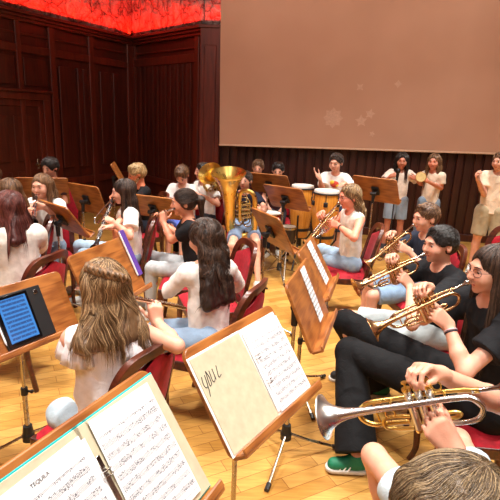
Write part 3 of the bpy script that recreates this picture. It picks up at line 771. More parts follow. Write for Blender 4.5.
# ------------------------------------------------------------------ instruments, local axes: origin at the mouthpiece, Y towards the bell, Z up, X player's right
def place(bm_list, name, o, M, label, cat, group=None):
    t = thing(name, (0, 0, 0), label, cat, group)
    L4 = Matrix(np.asarray(M).tolist()).to_4x4(); L4.translation = Vector(o); t.matrix_world = L4
    def rec(items, par):
        for it in items:
            nm, mb, mt = it[:3]; ob = mb.build(nm, mt, par)
            if len(it) > 3: rec(it[3], ob)
    rec(bm_list, t); return t
def trumpet(o, fwd, up, label, body, trim, s=1.):
    P = []; hl = lambda L: [A(*p) * s for p in L]
    m = MB(); m.lathe((0, 0, 0), (0, 1, 0), [(0.012 * s, .006 * s), (0, .010 * s), (0, .0135 * s), (.004 * s, .0138 * s), (.012 * s, .012 * s), (.024 * s, .0062 * s), (.085 * s, .0052 * s)], 16); P.append(('mouthpiece', m, mSILV()))
    m = MB(); m.tube(hl([(0, .07, 0), (.012, .10, 0), (.020, .16, 0), (.020, .345, 0)]), [.0062 * s, .0062 * s, .0062 * s, .0062 * s], 12); m.tube(hl([(0, .066, 0), (0.004, .085, 0)]), .0078 * s, 12); P.append(('leadpipe', m, trim))
    m = MB(); m.tube(bez(hl([(.020, .30, 0), (.020, .355, -.002), (.020, .385, -.022), (.020, .385, -.048), (.020, .355, -.068), (.020, .30, -.070), (.016, .262, -.070)]), 5), .0072 * s, 12); m.tube(hl([(.020, .34, 0), (.020, .34, -.07)]), .003 * s, 6); m.ball(A(.02, .39, -.035) * s, .006 * s, 8); P.append(('tuning_slide', m, trim))
    m = MB()   # bell pipe: from the first valve back towards the player, round the bow and forward to the bell
    pts = bez(hl([(-.012, .20, -.070), (-.020, .12, -.070), (-.022, .085, -.062), (-.022, .068, -.035), (-.022, .085, -.008), (-.022, .12, 0), (-.022, .22, 0), (-.022, .34, 0)]), 6)
    k = len(pts); m.tube(pts, [(.0058 + .0035 * (i / k)) * s for i in range(k)], 14, cap=False)
    prof = [(.335, .0093), (.36, .0105), (.385, .0125), (.41, .016), (.43, .021), (.445, .0275), (.457, .036), (.466, .046), (.472, .056), (.475, .0615), (.4765, .0622), (.4755, .0605), (.469, .048), (.459, .035), (.445, .025), (.425, .017), (.39, .011)]
    m.lathe(A(-.022, 0, 0) * s, (0, 1, 0), [(a * s, b * s) for a, b in prof], 36); P.append(('bell', m, body))
    for i, y in enumerate((.185, .212, .239)):
        m = MB(); m.tube(hl([(0, y, -.085), (0, y, .028)]), .0105 * s, 14); v = ('valve', m, body)
        m2 = MB(); m2.tube(hl([(0, y, .028), (0, y, .036)]), .012 * s, 14); m4 = MB(); m4.tube(hl([(0, y, -.085), (0, y, -.094)]), [.012 * s, .009 * s], 14)
        m3 = MB(); m3.tube(hl([(0, y, .034), (0, y, .050)]), .003 * s, 8); m3.tube(hl([(0, y, .050), (0, y, .054)]), .008 * s, 12)
        P.append(v + ([('valve_cap', m2, trim), ('valve_cap', m4, trim), ('button', m3, trim)],))
    m = MB(); m.tube(bez(hl([(.0, .25, -.045), (.010, .30, -.045), (.010, .325, -.052), (.010, .325, -.075), (.01, .30, -.082), (0, .25, -.082)]), 4), .0055 * s, 10)
    m.tube(bez(hl([(0, .18, -.05), (-.0, .14, -.05), (0, .125, -.058), (0, .14, -.066), (0, .18, -.066)]), 4), .0055 * s, 10)
    m.tube(hl([(0, .175, -.02), (0, .25, -.02)]), .006 * s, 8); m.tube(hl([(-.022, .15, 0), (.02, .15, 0)]), .003 * s, 6); m.tube(hl([(-.022, .29, 0), (.02, .29, 0)]), .003 * s, 6)
    ring = [A(.02, .165 + .012 * math.cos(a), .018 + .012 * math.sin(a)) * s for a in np.linspace(0, 2 * math.pi, 13)]; m.tube(ring, .0022 * s, 6)
    ring = [A(0, .30 + .013 * math.cos(a), -.03 + .013 * math.sin(a)) * s for a in np.linspace(0, 2 * math.pi, 13)]; m.tube(ring, .0022 * s, 6); P.append(('valve_slides', m, trim))
    M = frame(fwd, up); t = place(P, 'trumpet', o, M, label, 'trumpet', 'trumpets')
    return lambda x, y, z: np.asarray(o) + M @ (A(x, y, z) * s), M
def clarinet(o, fwd, label, s=1.):
    K = plain(srgb(24, 22, 24), .3); Sv = mSILV(); P = []
    m = MB(); m.lathe((0, 0, 0), (0, 1, 0), [(0, .004), (.03, .010), (.07, .0125), (.09, .0135)], 14, True); P.append(('mouthpiece', m, K))
    m = MB(); m.lathe((0, 0, 0), (0, 1, 0), [(.088, .0125), (.09, .0150), (.14, .0155), (.145, .0138), (.34, .0140), (.345, .0155), (.365, .0155), (.37, .0142), (.56, .0146)], 16, True); P.append(('clarinet_body', m, K))
    m = MB(); m.lathe((0, 0, 0), (0, 1, 0), [(.555, .0165), (.575, .0165), (.60, .018), (.635, .024), (.662, .0375), (.665, .0385), (.66, .036), (.62, .018)], 20); P.append(('bell', m, K))
    m = MB()
    for y in (.088, .142, .343, .366, .557): m.lathe((0, 0, 0), (0, 1, 0), [(y - .004, .0168), (y + .004, .0168)], 16, True)
    m.tube([(0.006, .06, .010), (0.006, .085, .012)], .005, 6)
    for sx in (-1, 1): m.tube([(sx * .014, .17, .008), (sx * .014, .54, .008)], .0022, 6)
    for y in (.19, .215, .25, .28, .31, .39, .42, .45, .48, .51, .54):
        m.tube([(0, y, .0145), (0, y, .019)], .0075, 10)
        m.tube([(0, y + .008, .016), (.014 if int(y * 1000) % 2 else -.014, y + .012, .010)], .0022, 5)
    P.append(('keys', m, Sv)); M = frame(fwd); place(P, 'clarinet', o, M, label, 'clarinet', 'clarinets')
    return lambda x, y, z: np.asarray(o) + M @ A(x, y, z), M
def flute(o, d, label, end=.56, back=.10):
    """o: lip plate, d: direction to the foot"""
    Sv = mSILV(); P = []
    m = MB(); m.tube([(0, -back, 0), (0, end, 0)], .0095, 14); P.append(('tube', m, Sv))
    m = MB(); m.ball((0, 0, .006), .02, 12, (.6, 1, .32)); P.append(('lip_plate', m, Sv)); m = MB(); m.lathe((0, 0, 0), (0, 1, 0), [(-back - .004, .0105), (-back + .012, .0105)], 14, True); P.append(('crown', m, Sv)); m = MB(); m.lathe((0, 0, 0), (0, 1, 0), [(.10, .0098), (.10, .0112), (.115, .0112), (.115, .0098)], 14); P.append(('joint_ring', m, Sv))
    m = MB()
    for i in range(14): m.tube([(0, .15 + i * .026, .008), (0, .15 + i * .026, .0145)], .0085, 10)
    m.tube([(.009, .14, .008), (.009, .52, .008)], .0024, 6); P.append(('keys', m, Sv)); M = frame(d); place(P, 'flute', o, M, label, 'flute', 'flutes')
    return lambda x, y, z: np.asarray(o) + M @ A(x, y, z), M
def trombone(o, fwd, label):
    P = []; Br = mBRASS2(); Sv = mSILV()
    m = MB(); m.lathe((0, 0, 0), (0, 1, 0), [(0, .0125), (0, .016), (.02, .013), (.03, .007), (.08, .006)], 14); P.append(('mouthpiece', m, Sv))
    m = MB(); m.tube([(0, .06, 0), (0, .80, 0)], .0085, 10); m.tube([(0, .10, -.075), (0, .80, -.075)], .0085, 10)
    m.tube([(0, .80 + .0375 * math.sin(a), -.0375 + .0375 * math.cos(a)) for a in np.linspace(0, math.pi, 12)], .009, 10); m.tube([(0, .16, 0), (0, .16, -.075)], .006, 8); P.append(('slide', m, Sv))
    m = MB(); m.tube(bez([(0, .10, -.075), (-.01, -.05, -.075), (-.03, -.22, -.06), (-.06, -.27, -.02), (-.10, -.22, .01), (-.12, -.05, .02), (-.12, .12, .02)], 5), [.0085 + .0004 * i for i in range(31)], 12, cap=False)
    m.lathe((-.12, 0, .02), (0, 1, 0), [(.11, .0208), (.20, .027), (.27, .038), (.31, .055), (.335, .078), (.345, .098), (.347, .10), (.343, .097), (.325, .070), (.29, .042), (.2, .024)], 28); m.tube([(0, .12, -.06), (-.12, .12, .02)], .005, 8); P.append(('bell', m, Br))
    M = frame(fwd); place(P, 'trombone', o, M, label, 'trombone'); return lambda x, y, z: np.asarray(o) + M @ A(x, y, z), M
def tuba(o, ax, side, label, s=1., name='tuba', bellR=.20, H=.85, wx=1.0):
    """o: bottom of the big bow, ax: towards the bell, side: towards the valves"""
    ax = nrm(ax); x = nrm(np.asarray(side) - ax * (np.asarray(side) @ ax)); y = np.cross(ax, x); M = np.column_stack([x, y, ax]); P = []; G = mBRASS(); S2 = metalmat(srgb(215, 200, 150), .2)
    sc = lambda L: [A(p[0] * wx, p[1], p[2]) * s for p in L]
    m = MB()   # bottom bow and big conical branch up to the bell
    pts = bez(sc([(.17, 0, .40), (.172, 0, .20), (.15, 0, .085), (.07, 0, .035), (-.01, 0, .06), (-.05, 0, .14), (-.055, 0, .30)]), 5); k = len(pts)
    m.tube(pts, [(.030 + .030 * i / k) * s for i in range(k)], 18, cap=False); P.append(('bottom_bow', m, G))
    m = MB(); m.lathe(A(-.055 * wx, 0, 0) * s, (0, 0, 1), [(z * s, r * s) for z, r in ((.28, .059), (.42, .066), (.55, .078), (.64, .094), (.71, .118), (H - .10, .142), (H - .05, .170), (H - .015, bellR - .004), (H, bellR), (H + .004, bellR - .002), (H - .01, bellR - .010), (H - .06, .155), (H - .14, .11), (H - .3, .07))], 40); P.append(('bell', m, G))
    m = MB(); pts = bez(sc([(.17, 0, .38), (.172, .0, .52), (.15, .01, .60), (.10, .02, .63), (.05, .03, .60), (.035, .035, .50), (.035, .04, .22)]), 5); k = len(pts)
    m.tube(pts, [(.030 - .012 * i / k) * s for i in range(k)], 14, cap=False); P.append(('top_bow', m, G))
    m = MB()
    for i, (x0, x1, z0, z1, yy) in enumerate(((.02, .12, .16, .52, .070), (.045, .10, .20, .46, .082), (-.02, .05, .13, .36, .092), (.06, .135, .12, .34, .092), (-.045, .005, .24, .50, .085), (.0, .09, .30, .57, .098))):
        r_ = (x1 - x0) / 2; cx = (x0 + x1) / 2; L = [(x0, yy, z0 + r_), (x0, yy, z1 - r_)] + [(cx - r_ * math.cos(a), yy, z1 - r_ + r_ * math.sin(a)) for a in np.linspace(.2, math.pi - .2, 7)] + [(x1, yy, z1 - r_), (x1, yy, z0 + r_)] + [(cx + r_ * math.cos(a), yy, z0 + r_ - r_ * math.sin(a)) for a in np.linspace(.2, math.pi - .2, 7)] + [(x0, yy, z0 + r_)]
        m.tube(sc(L), .0085 * s, 8)
    P.append(('valve_tubing', m, S2))
    for i in range(4):
        m = MB(); z = .24 + i * .055; m.tube(sc([(.0, .068, z), (.12, .068, z + .03)]), .019 * s, 12); m.tube(sc([(.12, .068, z + .03), (.135, .068, z + .034)]), .013 * s, 12); P.append(('valve', m, S2))
    m = MB(); m.tube(bez(sc([(.035, .04, .50), (.0, .11, .56), (-.02, .15, .60)]), 5), .007 * s, 8); m.lathe(A(-.02 * wx, .15, .60) * s, (-.3, .9, .3), [(0, .008), (.03, .012), (.045, .017), (.05, .017)], 14); P.append(('mouthpipe', m, S2))
    place(P, name, o, M, label, name); return lambda *p: np.asarray(o) + M @ (A(*p) * s), M
def conga(c, rt, H, label, tone):
    """c: floor point, H: height of the skin"""
    t = thing('conga_drum', c, label, 'drum', 'conga drums'); n = 28
    z0 = H - .66
    k = 'congawood'
    if k not in MATS:
        q = NT('conga_wood', .25); tc = q.N('ShaderNodeTexCoord'); sp = q.N('ShaderNodeSeparateXYZ'); q.L(tc.outputs['Object'], sp.inputs[0])
        an = q.math('MULTIPLY', q.math('ARCTAN2', sp.outputs[1], sp.outputs[0]), 14 / math.pi); fr = q.math('FRACT', an)
        seam = q.math('LESS_THAN', fr, .05); v = q.coord((10, 10, 1.2)); nz = q.noise(v, 2, 4)
        q.color(q.mix(seam, q.ramp(nz, [(.3, srgb(206, 130, 44)), (.7, srgb(232, 166, 72))]), srgb(150, 82, 14))); q.b.inputs['Coat Weight'].default_value = .6; MATS[k] = q.m
    m = MB(); m.lathe((0, 0, 0), (0, 0, 1), [(z0, rt * .66), (z0 + .12, rt * .84), (z0 + .28, rt * 1.0), (z0 + .42, rt * 1.10), (z0 + .54, rt * 1.10), (H - .03, rt * .98)], 40); m.build('shell', MATS[k], t)
    m = MB(); m.lathe((0, 0, 0), (0, 0, 1), [(H - .028, rt * 1.0), (H - .006, rt * 1.0), (H, rt * .97), (H + .002, rt * .6), (H + .002, .001)], 40); m.build('drumhead', plain(srgb(232, 226, 214), .5), t)
    m = MB(); m.tube([A(rt * 1.035 * math.cos(a), rt * 1.035 * math.sin(a), H - .035) for a in np.linspace(0, 2 * math.pi, 41)], .0095, 8)
    m.build('rim', mBLACK(), t)
    for i in range(6):
        a = 2 * math.pi * (i + .35) / 6; d = A(math.cos(a), math.sin(a), 0); m = MB(); m.tube([d * rt * 1.05 + A(0, 0, H - .03), d * rt * 1.14 + A(0, 0, H - .16)], .0045, 6)
        m.box(d * rt * 1.12 + A(0, 0, H - .15), (.032, .05, .055), np.column_stack([nrm(d), A(-d[1], d[0], 0), A(0, 0, 1)]), .006); m.build('tuning_lug', mBLACK(), t)
    m = MB(); m.lathe((0, 0, 0), (0, 0, 1), [(z0 + .09, rt * .86), (z0 + .09, rt * .90), (z0 + .125, rt * .92), (z0 + .125, rt * .86)], 40); m.lathe((0, 0, 0), (0, 0, 1), [(z0, rt * .67), (z0 - .012, rt * .68), (z0 - .012, rt * .60)], 32); m.build('band', mBLACK(), t)
    for i in range(3):
        a = 2 * math.pi * (i + .1) / 3; d = A(math.cos(a), math.sin(a), 0)
        m = MB(); m.tube([d * rt * 1.14 + A(0, 0, z0 + .30), d * rt * 1.12 + A(0, 0, z0 + .05), d * .06 + A(0, 0, z0 - .08)], .011, 8); m.tube([A(0, 0, z0 - .08) + d * .06, d * .30 + A(0, 0, .015)], .011, 8); m.build('stand_leg', mBLACK(), t)
    m = MB(); m.tube([A(0, 0, z0 - .02), A(0, 0, z0 - .12)], .03, 10); m.build('stand_hub', mBLACK(), t); return t
# ------------------------------------------------------------------ room
CROWN = 3.19
c0 = A(-2.44, 10.0, 0); p1 = A(-.87, 8.3, 0); dl = nrm(A(-1.29, -2.5, 0)); c1 = c0 + dl * 14.5
dm = nrm(A(4.05, -.45, 0)); c2 = p1 + dm * 8.0; c3 = A(c2[0] + .3, -3.2, 0)
@memo
def floormat():
    t = NT('parquet', .33); v = t.coord((1, 1, 1), rot=(0, 0, R_(-28))); b = t.N('ShaderNodeTexBrick', offset=.5)
    b.inputs['Scale'].default_value = 1; b.inputs['Mortar Size'].default_value = .0018; b.inputs['Brick Width'].default_value = .48; b.inputs['Row Height'].default_value = .085; b.inputs['Bias'].default_value = 0
    b.inputs['Color1'].default_value = srgb(220, 172, 96); b.inputs['Color2'].default_value = srgb(192, 140, 66); b.inputs['Mortar'].default_value = srgb(140, 84, 34); t.L(v, b.inputs['Vector'])
    n = t.noise(t.coord((2.5, 26, 1), rot=(0, 0, R_(-28))), 2, 5, .6, .5); g = t.ramp(n, [(.3, (.72, .66, .58, 1)), (.7, (1.06, 1.04, 1, 1))])
    n2 = t.noise(t.coord(), .9, 2); g2 = t.ramp(n2, [(.3, (.85, .82, .78, 1)), (.7, (1.05, 1.05, 1.05, 1))])
    t.color(t.mix(1., t.mix(1., b.outputs['Color'], g, 'MULTIPLY'), g2, 'MULTIPLY')); t.b.inputs['Coat Weight'].default_value = .3; t.b.inputs['Coat Roughness'].default_value = .2; return t.m
@memo
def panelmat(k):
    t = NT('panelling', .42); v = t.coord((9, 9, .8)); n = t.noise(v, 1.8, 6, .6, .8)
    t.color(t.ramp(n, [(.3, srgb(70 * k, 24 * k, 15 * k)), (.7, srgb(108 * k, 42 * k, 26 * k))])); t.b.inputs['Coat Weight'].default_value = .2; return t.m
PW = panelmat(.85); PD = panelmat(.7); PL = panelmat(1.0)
m = MB(); m.prism([tuple(x[:2]) for x in (c1 + A(-1, -1, 0), c3 + A(1, 0, 0), c2 + A(1, .5, 0), p1 + A(.1, .6, 0), c0 + A(0, .6, 0))], np.eye(3), (0, 0, 0), -.06, 0); struct(m.build('floor', floormat(), smooth=False))
def wallbox(name, a, b, z0, z1, mat, th=.12, side=1):
    d = nrm(b - a); n = A(-d[1], d[0], 0) * side; M = np.column_stack([d, n, A(0, 0, 1)]); L = np.linalg.norm(b - a)
    m = MB(); m.box((a + b) / 2 + n * th / 2 + A(0, 0, (z0 + z1) / 2), (L, th, z1 - z0), M); return struct(m.build(name, mat, smooth=False))
wallbox('wall_left', c1, c0, 0, CROWN + .02, PW); wallbox('wall_oblique', c0, p1, 0, CROWN + .02, PW); wallbox('wall_back', p1, c2, 0, 6.2, panelmat(.6));  # back wall is the same panel wood, painted darker to mimic dimmer light
wallbox('wall_right', c2, c3, 0, 6.2, PW); 
a_ = A(c1[0], -3.2, 0); wallbox('wall_front', c3, c1, 0, 6.2, plain(srgb(150, 110, 85), .7))
m = MB(); m.prism([tuple(x[:2]) for x in (c1 + A(-1, -1, 0), c3 + A(1, 0, 0), c2 + A(1, .5, 0), p1 + A(.1, .6, 0), c0 + A(-.5, 1.0, 0))], np.eye(3), (0, 0, 0), 6.2, 6.3); struct(m.build('ceiling', plain(srgb(226, 216, 204), .8), smooth=False))
# plaster vault above the cornice
t = NT('plaster_vault', .8); v = t.coord((1.1, 1.1, 1.1)); vo = t.N('ShaderNodeTexVoronoi', feature='DISTANCE_TO_EDGE', i_Scale=2.6)
dn = t.N('ShaderNodeTexNoise', i_Scale=1.7, i_Detail=4); t.L(v, dn.inputs['Vector']); vm = t.N('ShaderNodeVectorMath', operation='ADD'); t.L(v, vm.inputs[0]); t.L(dn.outputs['Color'], vm.inputs[1]); t.L(vm.outputs[0], vo.inputs['Vector'])
e = t.ramp(vo.outputs['Distance'], [(.0, (.10, .06, .05, 1)), (.035, (.40, .28, .24, 1)), (.2, (.66, .46, .40, 1))]); t.color(e); t.bump(t.math('ADD', t.noise(v, 3.5, 5, .6, 2.2), t.math('MULTIPLY', vo.outputs['Distance'], .6)), 1., .25); PLASTER = t.m
def inward(a, b): d = nrm(b - a); return A(d[1], -d[0], 0)
m = MB(); nl = inward(c1, c0); no = inward(c0, p1)
k0, k1 = A(-2.05, 8.55, 0), A(-1.05, 7.25, 0)
for (a, b, ia, ib) in ((c1, c0, c1 + nl * 1.6, c0 + nl * 1.1 + dl * 1.2), (c0, p1, c0 + nl * 1.1 + dl * 1.2, p1 + no * 1.25), (p1, p1 + dm * .33, p1 + no * .3, p1 + dm * .33 - A(0, .2, 0))):
    n_ = 24; V = []
    for i in range(n_ + 1):
        for j in range(9):
            f = i / n_; g = j / 8; p = (a * (1 - f) + b * f) * (1 - g ** 1.7) + (ia * (1 - f) + ib * f) * g ** 1.7; V.append(p + A(0, 0, CROWN + .02 + (1.9) * math.sin(g * math.pi / 2)))
    m.add(V, [(i * 9 + j, (i + 1) * 9 + j, (i + 1) * 9 + j + 1, i * 9 + j + 1) for i in range(n_) for j in range(8)])
o = m.build('ceiling_vault', PLASTER); struct(o); md = o.modifiers.new('solid', 'SOLIDIFY'); md.thickness = .05; md.offset = 1
# cornice: three steps
m = MB()
for a, b in ((c1, c0), (c0, p1), (p1, p1 + dm * .35)):
    d = nrm(b - a); n = A(d[1], -d[0], 0); L = np.linalg.norm(b - a); M = np.column_stack([d, n, A(0, 0, 1)])
    for w_, z, h_ in ((.16, CROWN - .02, .045), (.11, CROWN - .065, .045), (.07, CROWN - .11, .05), (.035, CROWN - .30, .03)): m.box((a + b) / 2 + n * w_ / 2 + A(0, 0, z), (L + .12, w_, h_), M, .006)
struct(m.build('trim_1', PL, smooth=False))
def onwall(u, v, a, b):
    d = nrm(b - a); n = A(-d[1], d[0], 0); r = ray(u, v); t = ((a - _C) @ n) / (r @ n); return _C + r * t
def board(mb, u0, u1, z0, z1, a, b, th=.03, v=120, dep=0, bev=.008):
    d = nrm(b - a); n = A(d[1], -d[0], 0); s0 = (onwall(u0, v, a, b) - a) @ d; s1 = (onwall(u1, v, a, b) - a) @ d; M = np.column_stack([d, n, A(0, 0, 1)])
    mb.box(a + d * (s0 + s1) / 2 + n * (th / 2 + dep) + A(0, 0, (z0 + z1) / 2), (abs(s1 - s0), th, z1 - z0), M, bev)
# left wall: stiles, rails, raised boards
m = MB(); 
for u0, u1 in ((-60, -54), (20, 25), (52, 58), (90, 95), (127, 133)): board(m, u0, u1, .15, CROWN - .12, c1, c0, .05)
board(m, -80, 132, 2.62, 2.74, c1, c0, .045); board(m, 53, 132, .55, .67, c1, c0, .045)
struct(m.build('trim_2', PL, smooth=False))
m = MB()
for u0, u1, z1 in ((-48, -34, 2.55), (-20, -2, 2.55)): board(m, u0, u1, 2.15, z1, c1, c0, .03)
for u0, u1, th in ((60, 70, .05), (77, 82, .07), (84, 88, .03), (100, 107, .05), (112, 117, .07)): board(m, u0, u1, .85, 2.50, c1, c0, th)
for u0, u1 in ((1, 18), (27, 50)): board(m, u0, u1, 2.15, 2.56, c1, c0, .025)
struct(m.build('trim_3', PW, smooth=False))
m = MB(); board(m, 42, 49, 0, 1.99, c1, c0, .07); board(m, -30, -18, 0, 1.99, c1, c0, .07); board(m, -30, 49, 1.94, 2.05, c1, c0, .08); board(m, -31, 50.5, 2.05, 2.09, c1, c0, .11)
board(m, 38, 42, 0, 1.93, c1, c0, .04); board(m, -18, 42, 1.84, 1.94, c1, c0, .04); struct(m.build('trim_4', PL, smooth=False))
m = MB(); board(m, -18, 38, 0.01, 1.84, c1, c0, .025); 
for z0, z1 in ((.15, .85), (1.0, 1.7)):
    for u0, u1 in ((-12, 6), (12, 33)): board(m, u0, u1, z0, z1, c1, c0, .02, dep=.02)
dr = struct(m.build('door_1', PW, smooth=False)); q_ = onwall(37, 160, c1, c0)
m = MB(); dd = nrm(c0 - c1); nn = A(dd[1], -dd[0], 0); b0 = A(q_[0], q_[1], .95); m.tube([b0, b0 + nn * .09, b0 + nn * .09 - dd * .11], .011, 8); m.box(b0 + nn * .03, (.04, .012, .16), np.column_stack([dd, nn, A(0, 0, 1)]), .003); m.build('door_handle', mCHROME(), dr)
# oblique wall: plank strips and frame, end pilaster
m = MB()
for i in range(15):
    u = 139 + i * 4.1; board(m, u, u + 3.3, .62, 2.66, c0, p1, .02 if i % 3 else .035, bev=.004)
struct(m.build('trim_5', PW, smooth=False))
m = MB(); board(m, 133.5, 138, .1, CROWN - .1, c0, p1, .05); board(m, 195.5, 200, .1, CROWN - .1, c0, p1, .05); board(m, 134, 200, 2.66, 2.80, c0, p1, .045); board(m, 134, 200, .5, .62, c0, p1, .045)
struct(m.build('trim_6', PL, smooth=False))
dd = dm; nn = A(dd[1], -dd[0], 0); M = np.column_stack([dd, nn, A(0, 0, 1)])
m = MB(); m.box(p1 + dd * .12 + nn * .06 + A(0, 0, CROWN / 2), (.34, .16, CROWN - .01), M, .01); m.box(p1 + dd * .12 + nn * .09 + A(0, 0, 1.65), (.20, .14, 2.5), M, .01); struct(m.build('column_1', PL, smooth=False))
m = MB()
for i in range(52):
    s = .40 + i * .14; th = .03 + .03 * ((i * 7) % 3 == 0); m.box(p1 + dd * s + nn * th / 2 + A(0, 0, 1.2), (.10 if i % 4 else .115, th, 2.2), M, .006)
struct(m.build('trim_7', panelmat(.6), smooth=False))  # battens in the panel wood, low light there darkened into the colour
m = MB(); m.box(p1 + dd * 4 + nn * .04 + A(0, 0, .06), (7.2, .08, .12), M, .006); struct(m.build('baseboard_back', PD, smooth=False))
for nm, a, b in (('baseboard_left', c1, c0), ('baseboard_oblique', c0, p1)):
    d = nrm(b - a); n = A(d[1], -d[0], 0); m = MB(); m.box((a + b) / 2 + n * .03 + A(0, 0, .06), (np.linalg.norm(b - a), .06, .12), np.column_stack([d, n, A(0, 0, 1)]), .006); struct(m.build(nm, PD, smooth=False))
# projection screen, hung in front of the back wall
sa = PY(219.5, 144, 8.0); sz = sa[2]; sb = PY(500, 153, 7.68); sb = sa + (sb - sa) * 1.42
t = NT('screen_cloth', .85, 0, .2); v = t.coord(); t.color(t.ramp(t.noise(v, 1.2, 2), [(.3, srgb(184, 138, 112)), (.7, srgb(192, 146, 120))])); scm = t.m
d = nrm(sb - sa); n = nrm(A(d[1], -d[0], 0)); L = np.linalg.norm(sb - sa); MS = np.column_stack([d, n, np.cross(n, d) * -1]); US = MS[:, 2] * np.sign(MS[2, 2]); MS[:, 2] = US; root = thing('projection_screen', (sa + sb) / 2 * A(1, 1, 0) + A(0, 0, sz), 'large beige projection screen hanging in front of the wooden back wall', 'screen'); bs_ = np.array(root.location)
m = MB(); m.box((sa + sb) / 2 + US * 1.75, (L, .012, 3.5), MS); m.build('screen_cloth', scm, root, smooth=False, off=bs_)
m = MB(); m.box((sa + sb) / 2 - US * .012, (L + .02, .03, .03), MS, .006); m.build('bottom_bar', plain(srgb(210, 170, 140), .5), root, smooth=False, off=bs_)
m = MB(); m.box((sa + sb) / 2 + US * 3.55, (L + .1, .14, .14), MS, .01); m.build('housing', plain(srgb(60, 30, 22), .5), root, smooth=False, off=bs_)
# pale snowflake and star motifs: faint projected light painted as thin paler shapes
def motif(name, u, v, r, n_, inner, rot=0):
    dS = nrm(sb - sa); nS = n; rr = ray(u, v); c = _C + rr * (((sa - _C) @ nS) / (rr @ nS)); P = []
    for i in range(2 * n_): a = math.pi * i / n_ + rot; q = r * (1 if i % 2 == 0 else inner); P.append((q * math.cos(a), q * math.sin(a)))
    m = MB(); m.prism(P, np.column_stack([dS, US, n]), c + n * .0075, 0, .0012); m.build(name, plain(srgb(200, 158, 134), .85, 0., .1), root, smooth=False, off=bs_)
motif('snowflake', 333, 118, .16, 8, .72); motif('star', 361, 121, .10, 5, .5, .4); motif('star', 370, 114, .085, 5, .5, .1); motif('star', 360, 87, .07, 4, .45, .8); motif('star', 398, 84, .06, 4, .6); motif('star', 372, 134, .05, 5, .5)

# ------------------------------------------------------------------ lights
def area(name, loc, size, power, col, rot=(0, 0, 0), shape='DISK', sy=None):
    l = bpy.data.lights.new(name, 'AREA'); l.shape = shape; l.size = size; l.energy = power; l.color = col
    if sy: l.size_y = sy
    o = bpy.data.objects.new(name, l); COL.objects.link(o); o.location = loc; o.rotation_euler = rot; return o
W_ = (1, .96, .905)
for i, (x, y) in enumerate(((-2.6, 2.2), (-.2, 1.0), (2.4, 1.6), (-1.6, 4.6), (1.0, 4.4), (3.2, 4.8))): 
    o = area('stage_lamp', (x, y, 5.9), .7, 84, W_); o.data.spread = R_(90)
for i, (x, y) in enumerate(((-1.5, -1.8), (2.0, -1.8))):
    area('hall_lamp', (x, y, 5.4), 1.6, 70, W_, (R_(22), 0, 0))
for x, y in ((-.5, 3.0), (2.6, 3.2)):
    o = area('added_screen_fill', (x, y, 6.0), .5, 20, W_, (R_(62), 0, R_(-5))); o.data.spread = R_(70)  # added fill with no visible source, brightens the upper screen
def cove(a, b, power):
    d = nrm(b - a); n = A(d[1], -d[0], 0); mid = (a + b) / 2 + n * .13 + A(0, 0, CROWN + .06); L = np.linalg.norm(b - a)
    o = area('cove_strip', mid, L * .96, power, (1, .012, .004), shape='RECTANGLE', sy=.06)
    z = nrm(A(0, 0, -1.0) + n * -.15); x = d; y = np.cross(z, x); o.matrix_world = Matrix(((x[0], y[0], z[0], mid[0]), (x[1], y[1], z[1], mid[1]), (x[2], y[2], z[2], mid[2]), (0, 0, 0, 1)))
cove(c0 + dl * 13, c0, 100); cove(c0, p1, 20); cove(p1, p1 + dm * .33, 3)
w = bpy.data.worlds.new('world'); SC.world = w; w.use_nodes = True; w.node_tree.nodes['Background'].inputs[0].default_value = (1, .85, .7, 1); w.node_tree.nodes['Background'].inputs[1].default_value = .1
# ------------------------------------------------------------------ music stands
G = 'wooden music stands'
def Q(x, y, z, a, t): return (x, y, z, a, t)
st8, c8, M8 = stand(Q(.03, 1.458, 1.01, -.593, .624), 'wooden music stand holding the open cream binder with a handwritten scrawl', legyaw=20, w=.50)
st7, c7, M7 = stand(Q(-.276, .821, 1.071, -.443, .605), 'nearest wooden music stand, holding the turquoise-edged binder', legyaw=50)
st6, c6, M6 = stand(Q(-1.10, 2.192, .85, -.55, .48), 'wooden music stand holding the tablet in a black case', legyaw=80, h=.34)
st4, c4, M4 = stand(Q(-.795, 2.60, .941, -.316, .46), 'wooden music stand in front of the braided girl, purple folder on its right edge', legyaw=15)
st9, c9, M9 = stand(Q(.316, 2.317, .939, -.294, .438), 'wooden music stand with one sheet in front of the seated girl in black', legyaw=10)
st10, c10, M10 = stand(Q(.43, 2.95, .93, -.28, .52), 'wooden music stand with a sheet, just behind the single-sheet stand', legyaw=45, w=.50, h=.34)
stand(Q(.181, 3.996, .917, .463, .493), 'bare wooden music stand, back towards us, right of the tuba player\'s leg', legyaw=100)
stand(Q(.391, 5.49, .96, .948, .672), 'bare wooden music stand directly left of the conga drums', legyaw=40)
stand(Q(.215, 6.2, 1.02, 1.141, .726), 'bare wooden music stand hiding two children seated right behind it', legyaw=0, w=.56)
stand(Q(1.438, 5.599, 1.085, .919, .589), 'wooden music stand by the standing girl with the microphone', legyaw=70, w=.54)
stand(Q(-1.659, 4.152, .904, .852, .622), 'tilted wooden music stand in front of the clarinettist with loose light brown hair', legyaw=20)
stand(Q(-1.852, 5.336, .87, 1.038, .367), 'wooden music stand on its own between the two clarinettists', legyaw=50, w=.50)
stand(Q(-2.467, 5.6, .893, 1.85, .4), 'wooden music stand in front of the dark-haired child at far left', legyaw=0, w=.58)
stand(Q(-1.033, 5.0, .88, 1.205, .731), 'wooden music stand between the blond boy and the ponytailed flautist', legyaw=30, w=.56)
stand(Q(-1.66, 5.95, 1.08, .15, .5), 'wooden music stand seen nearly edge-on left of the blond boy', legyaw=30, w=.34, h=.32)

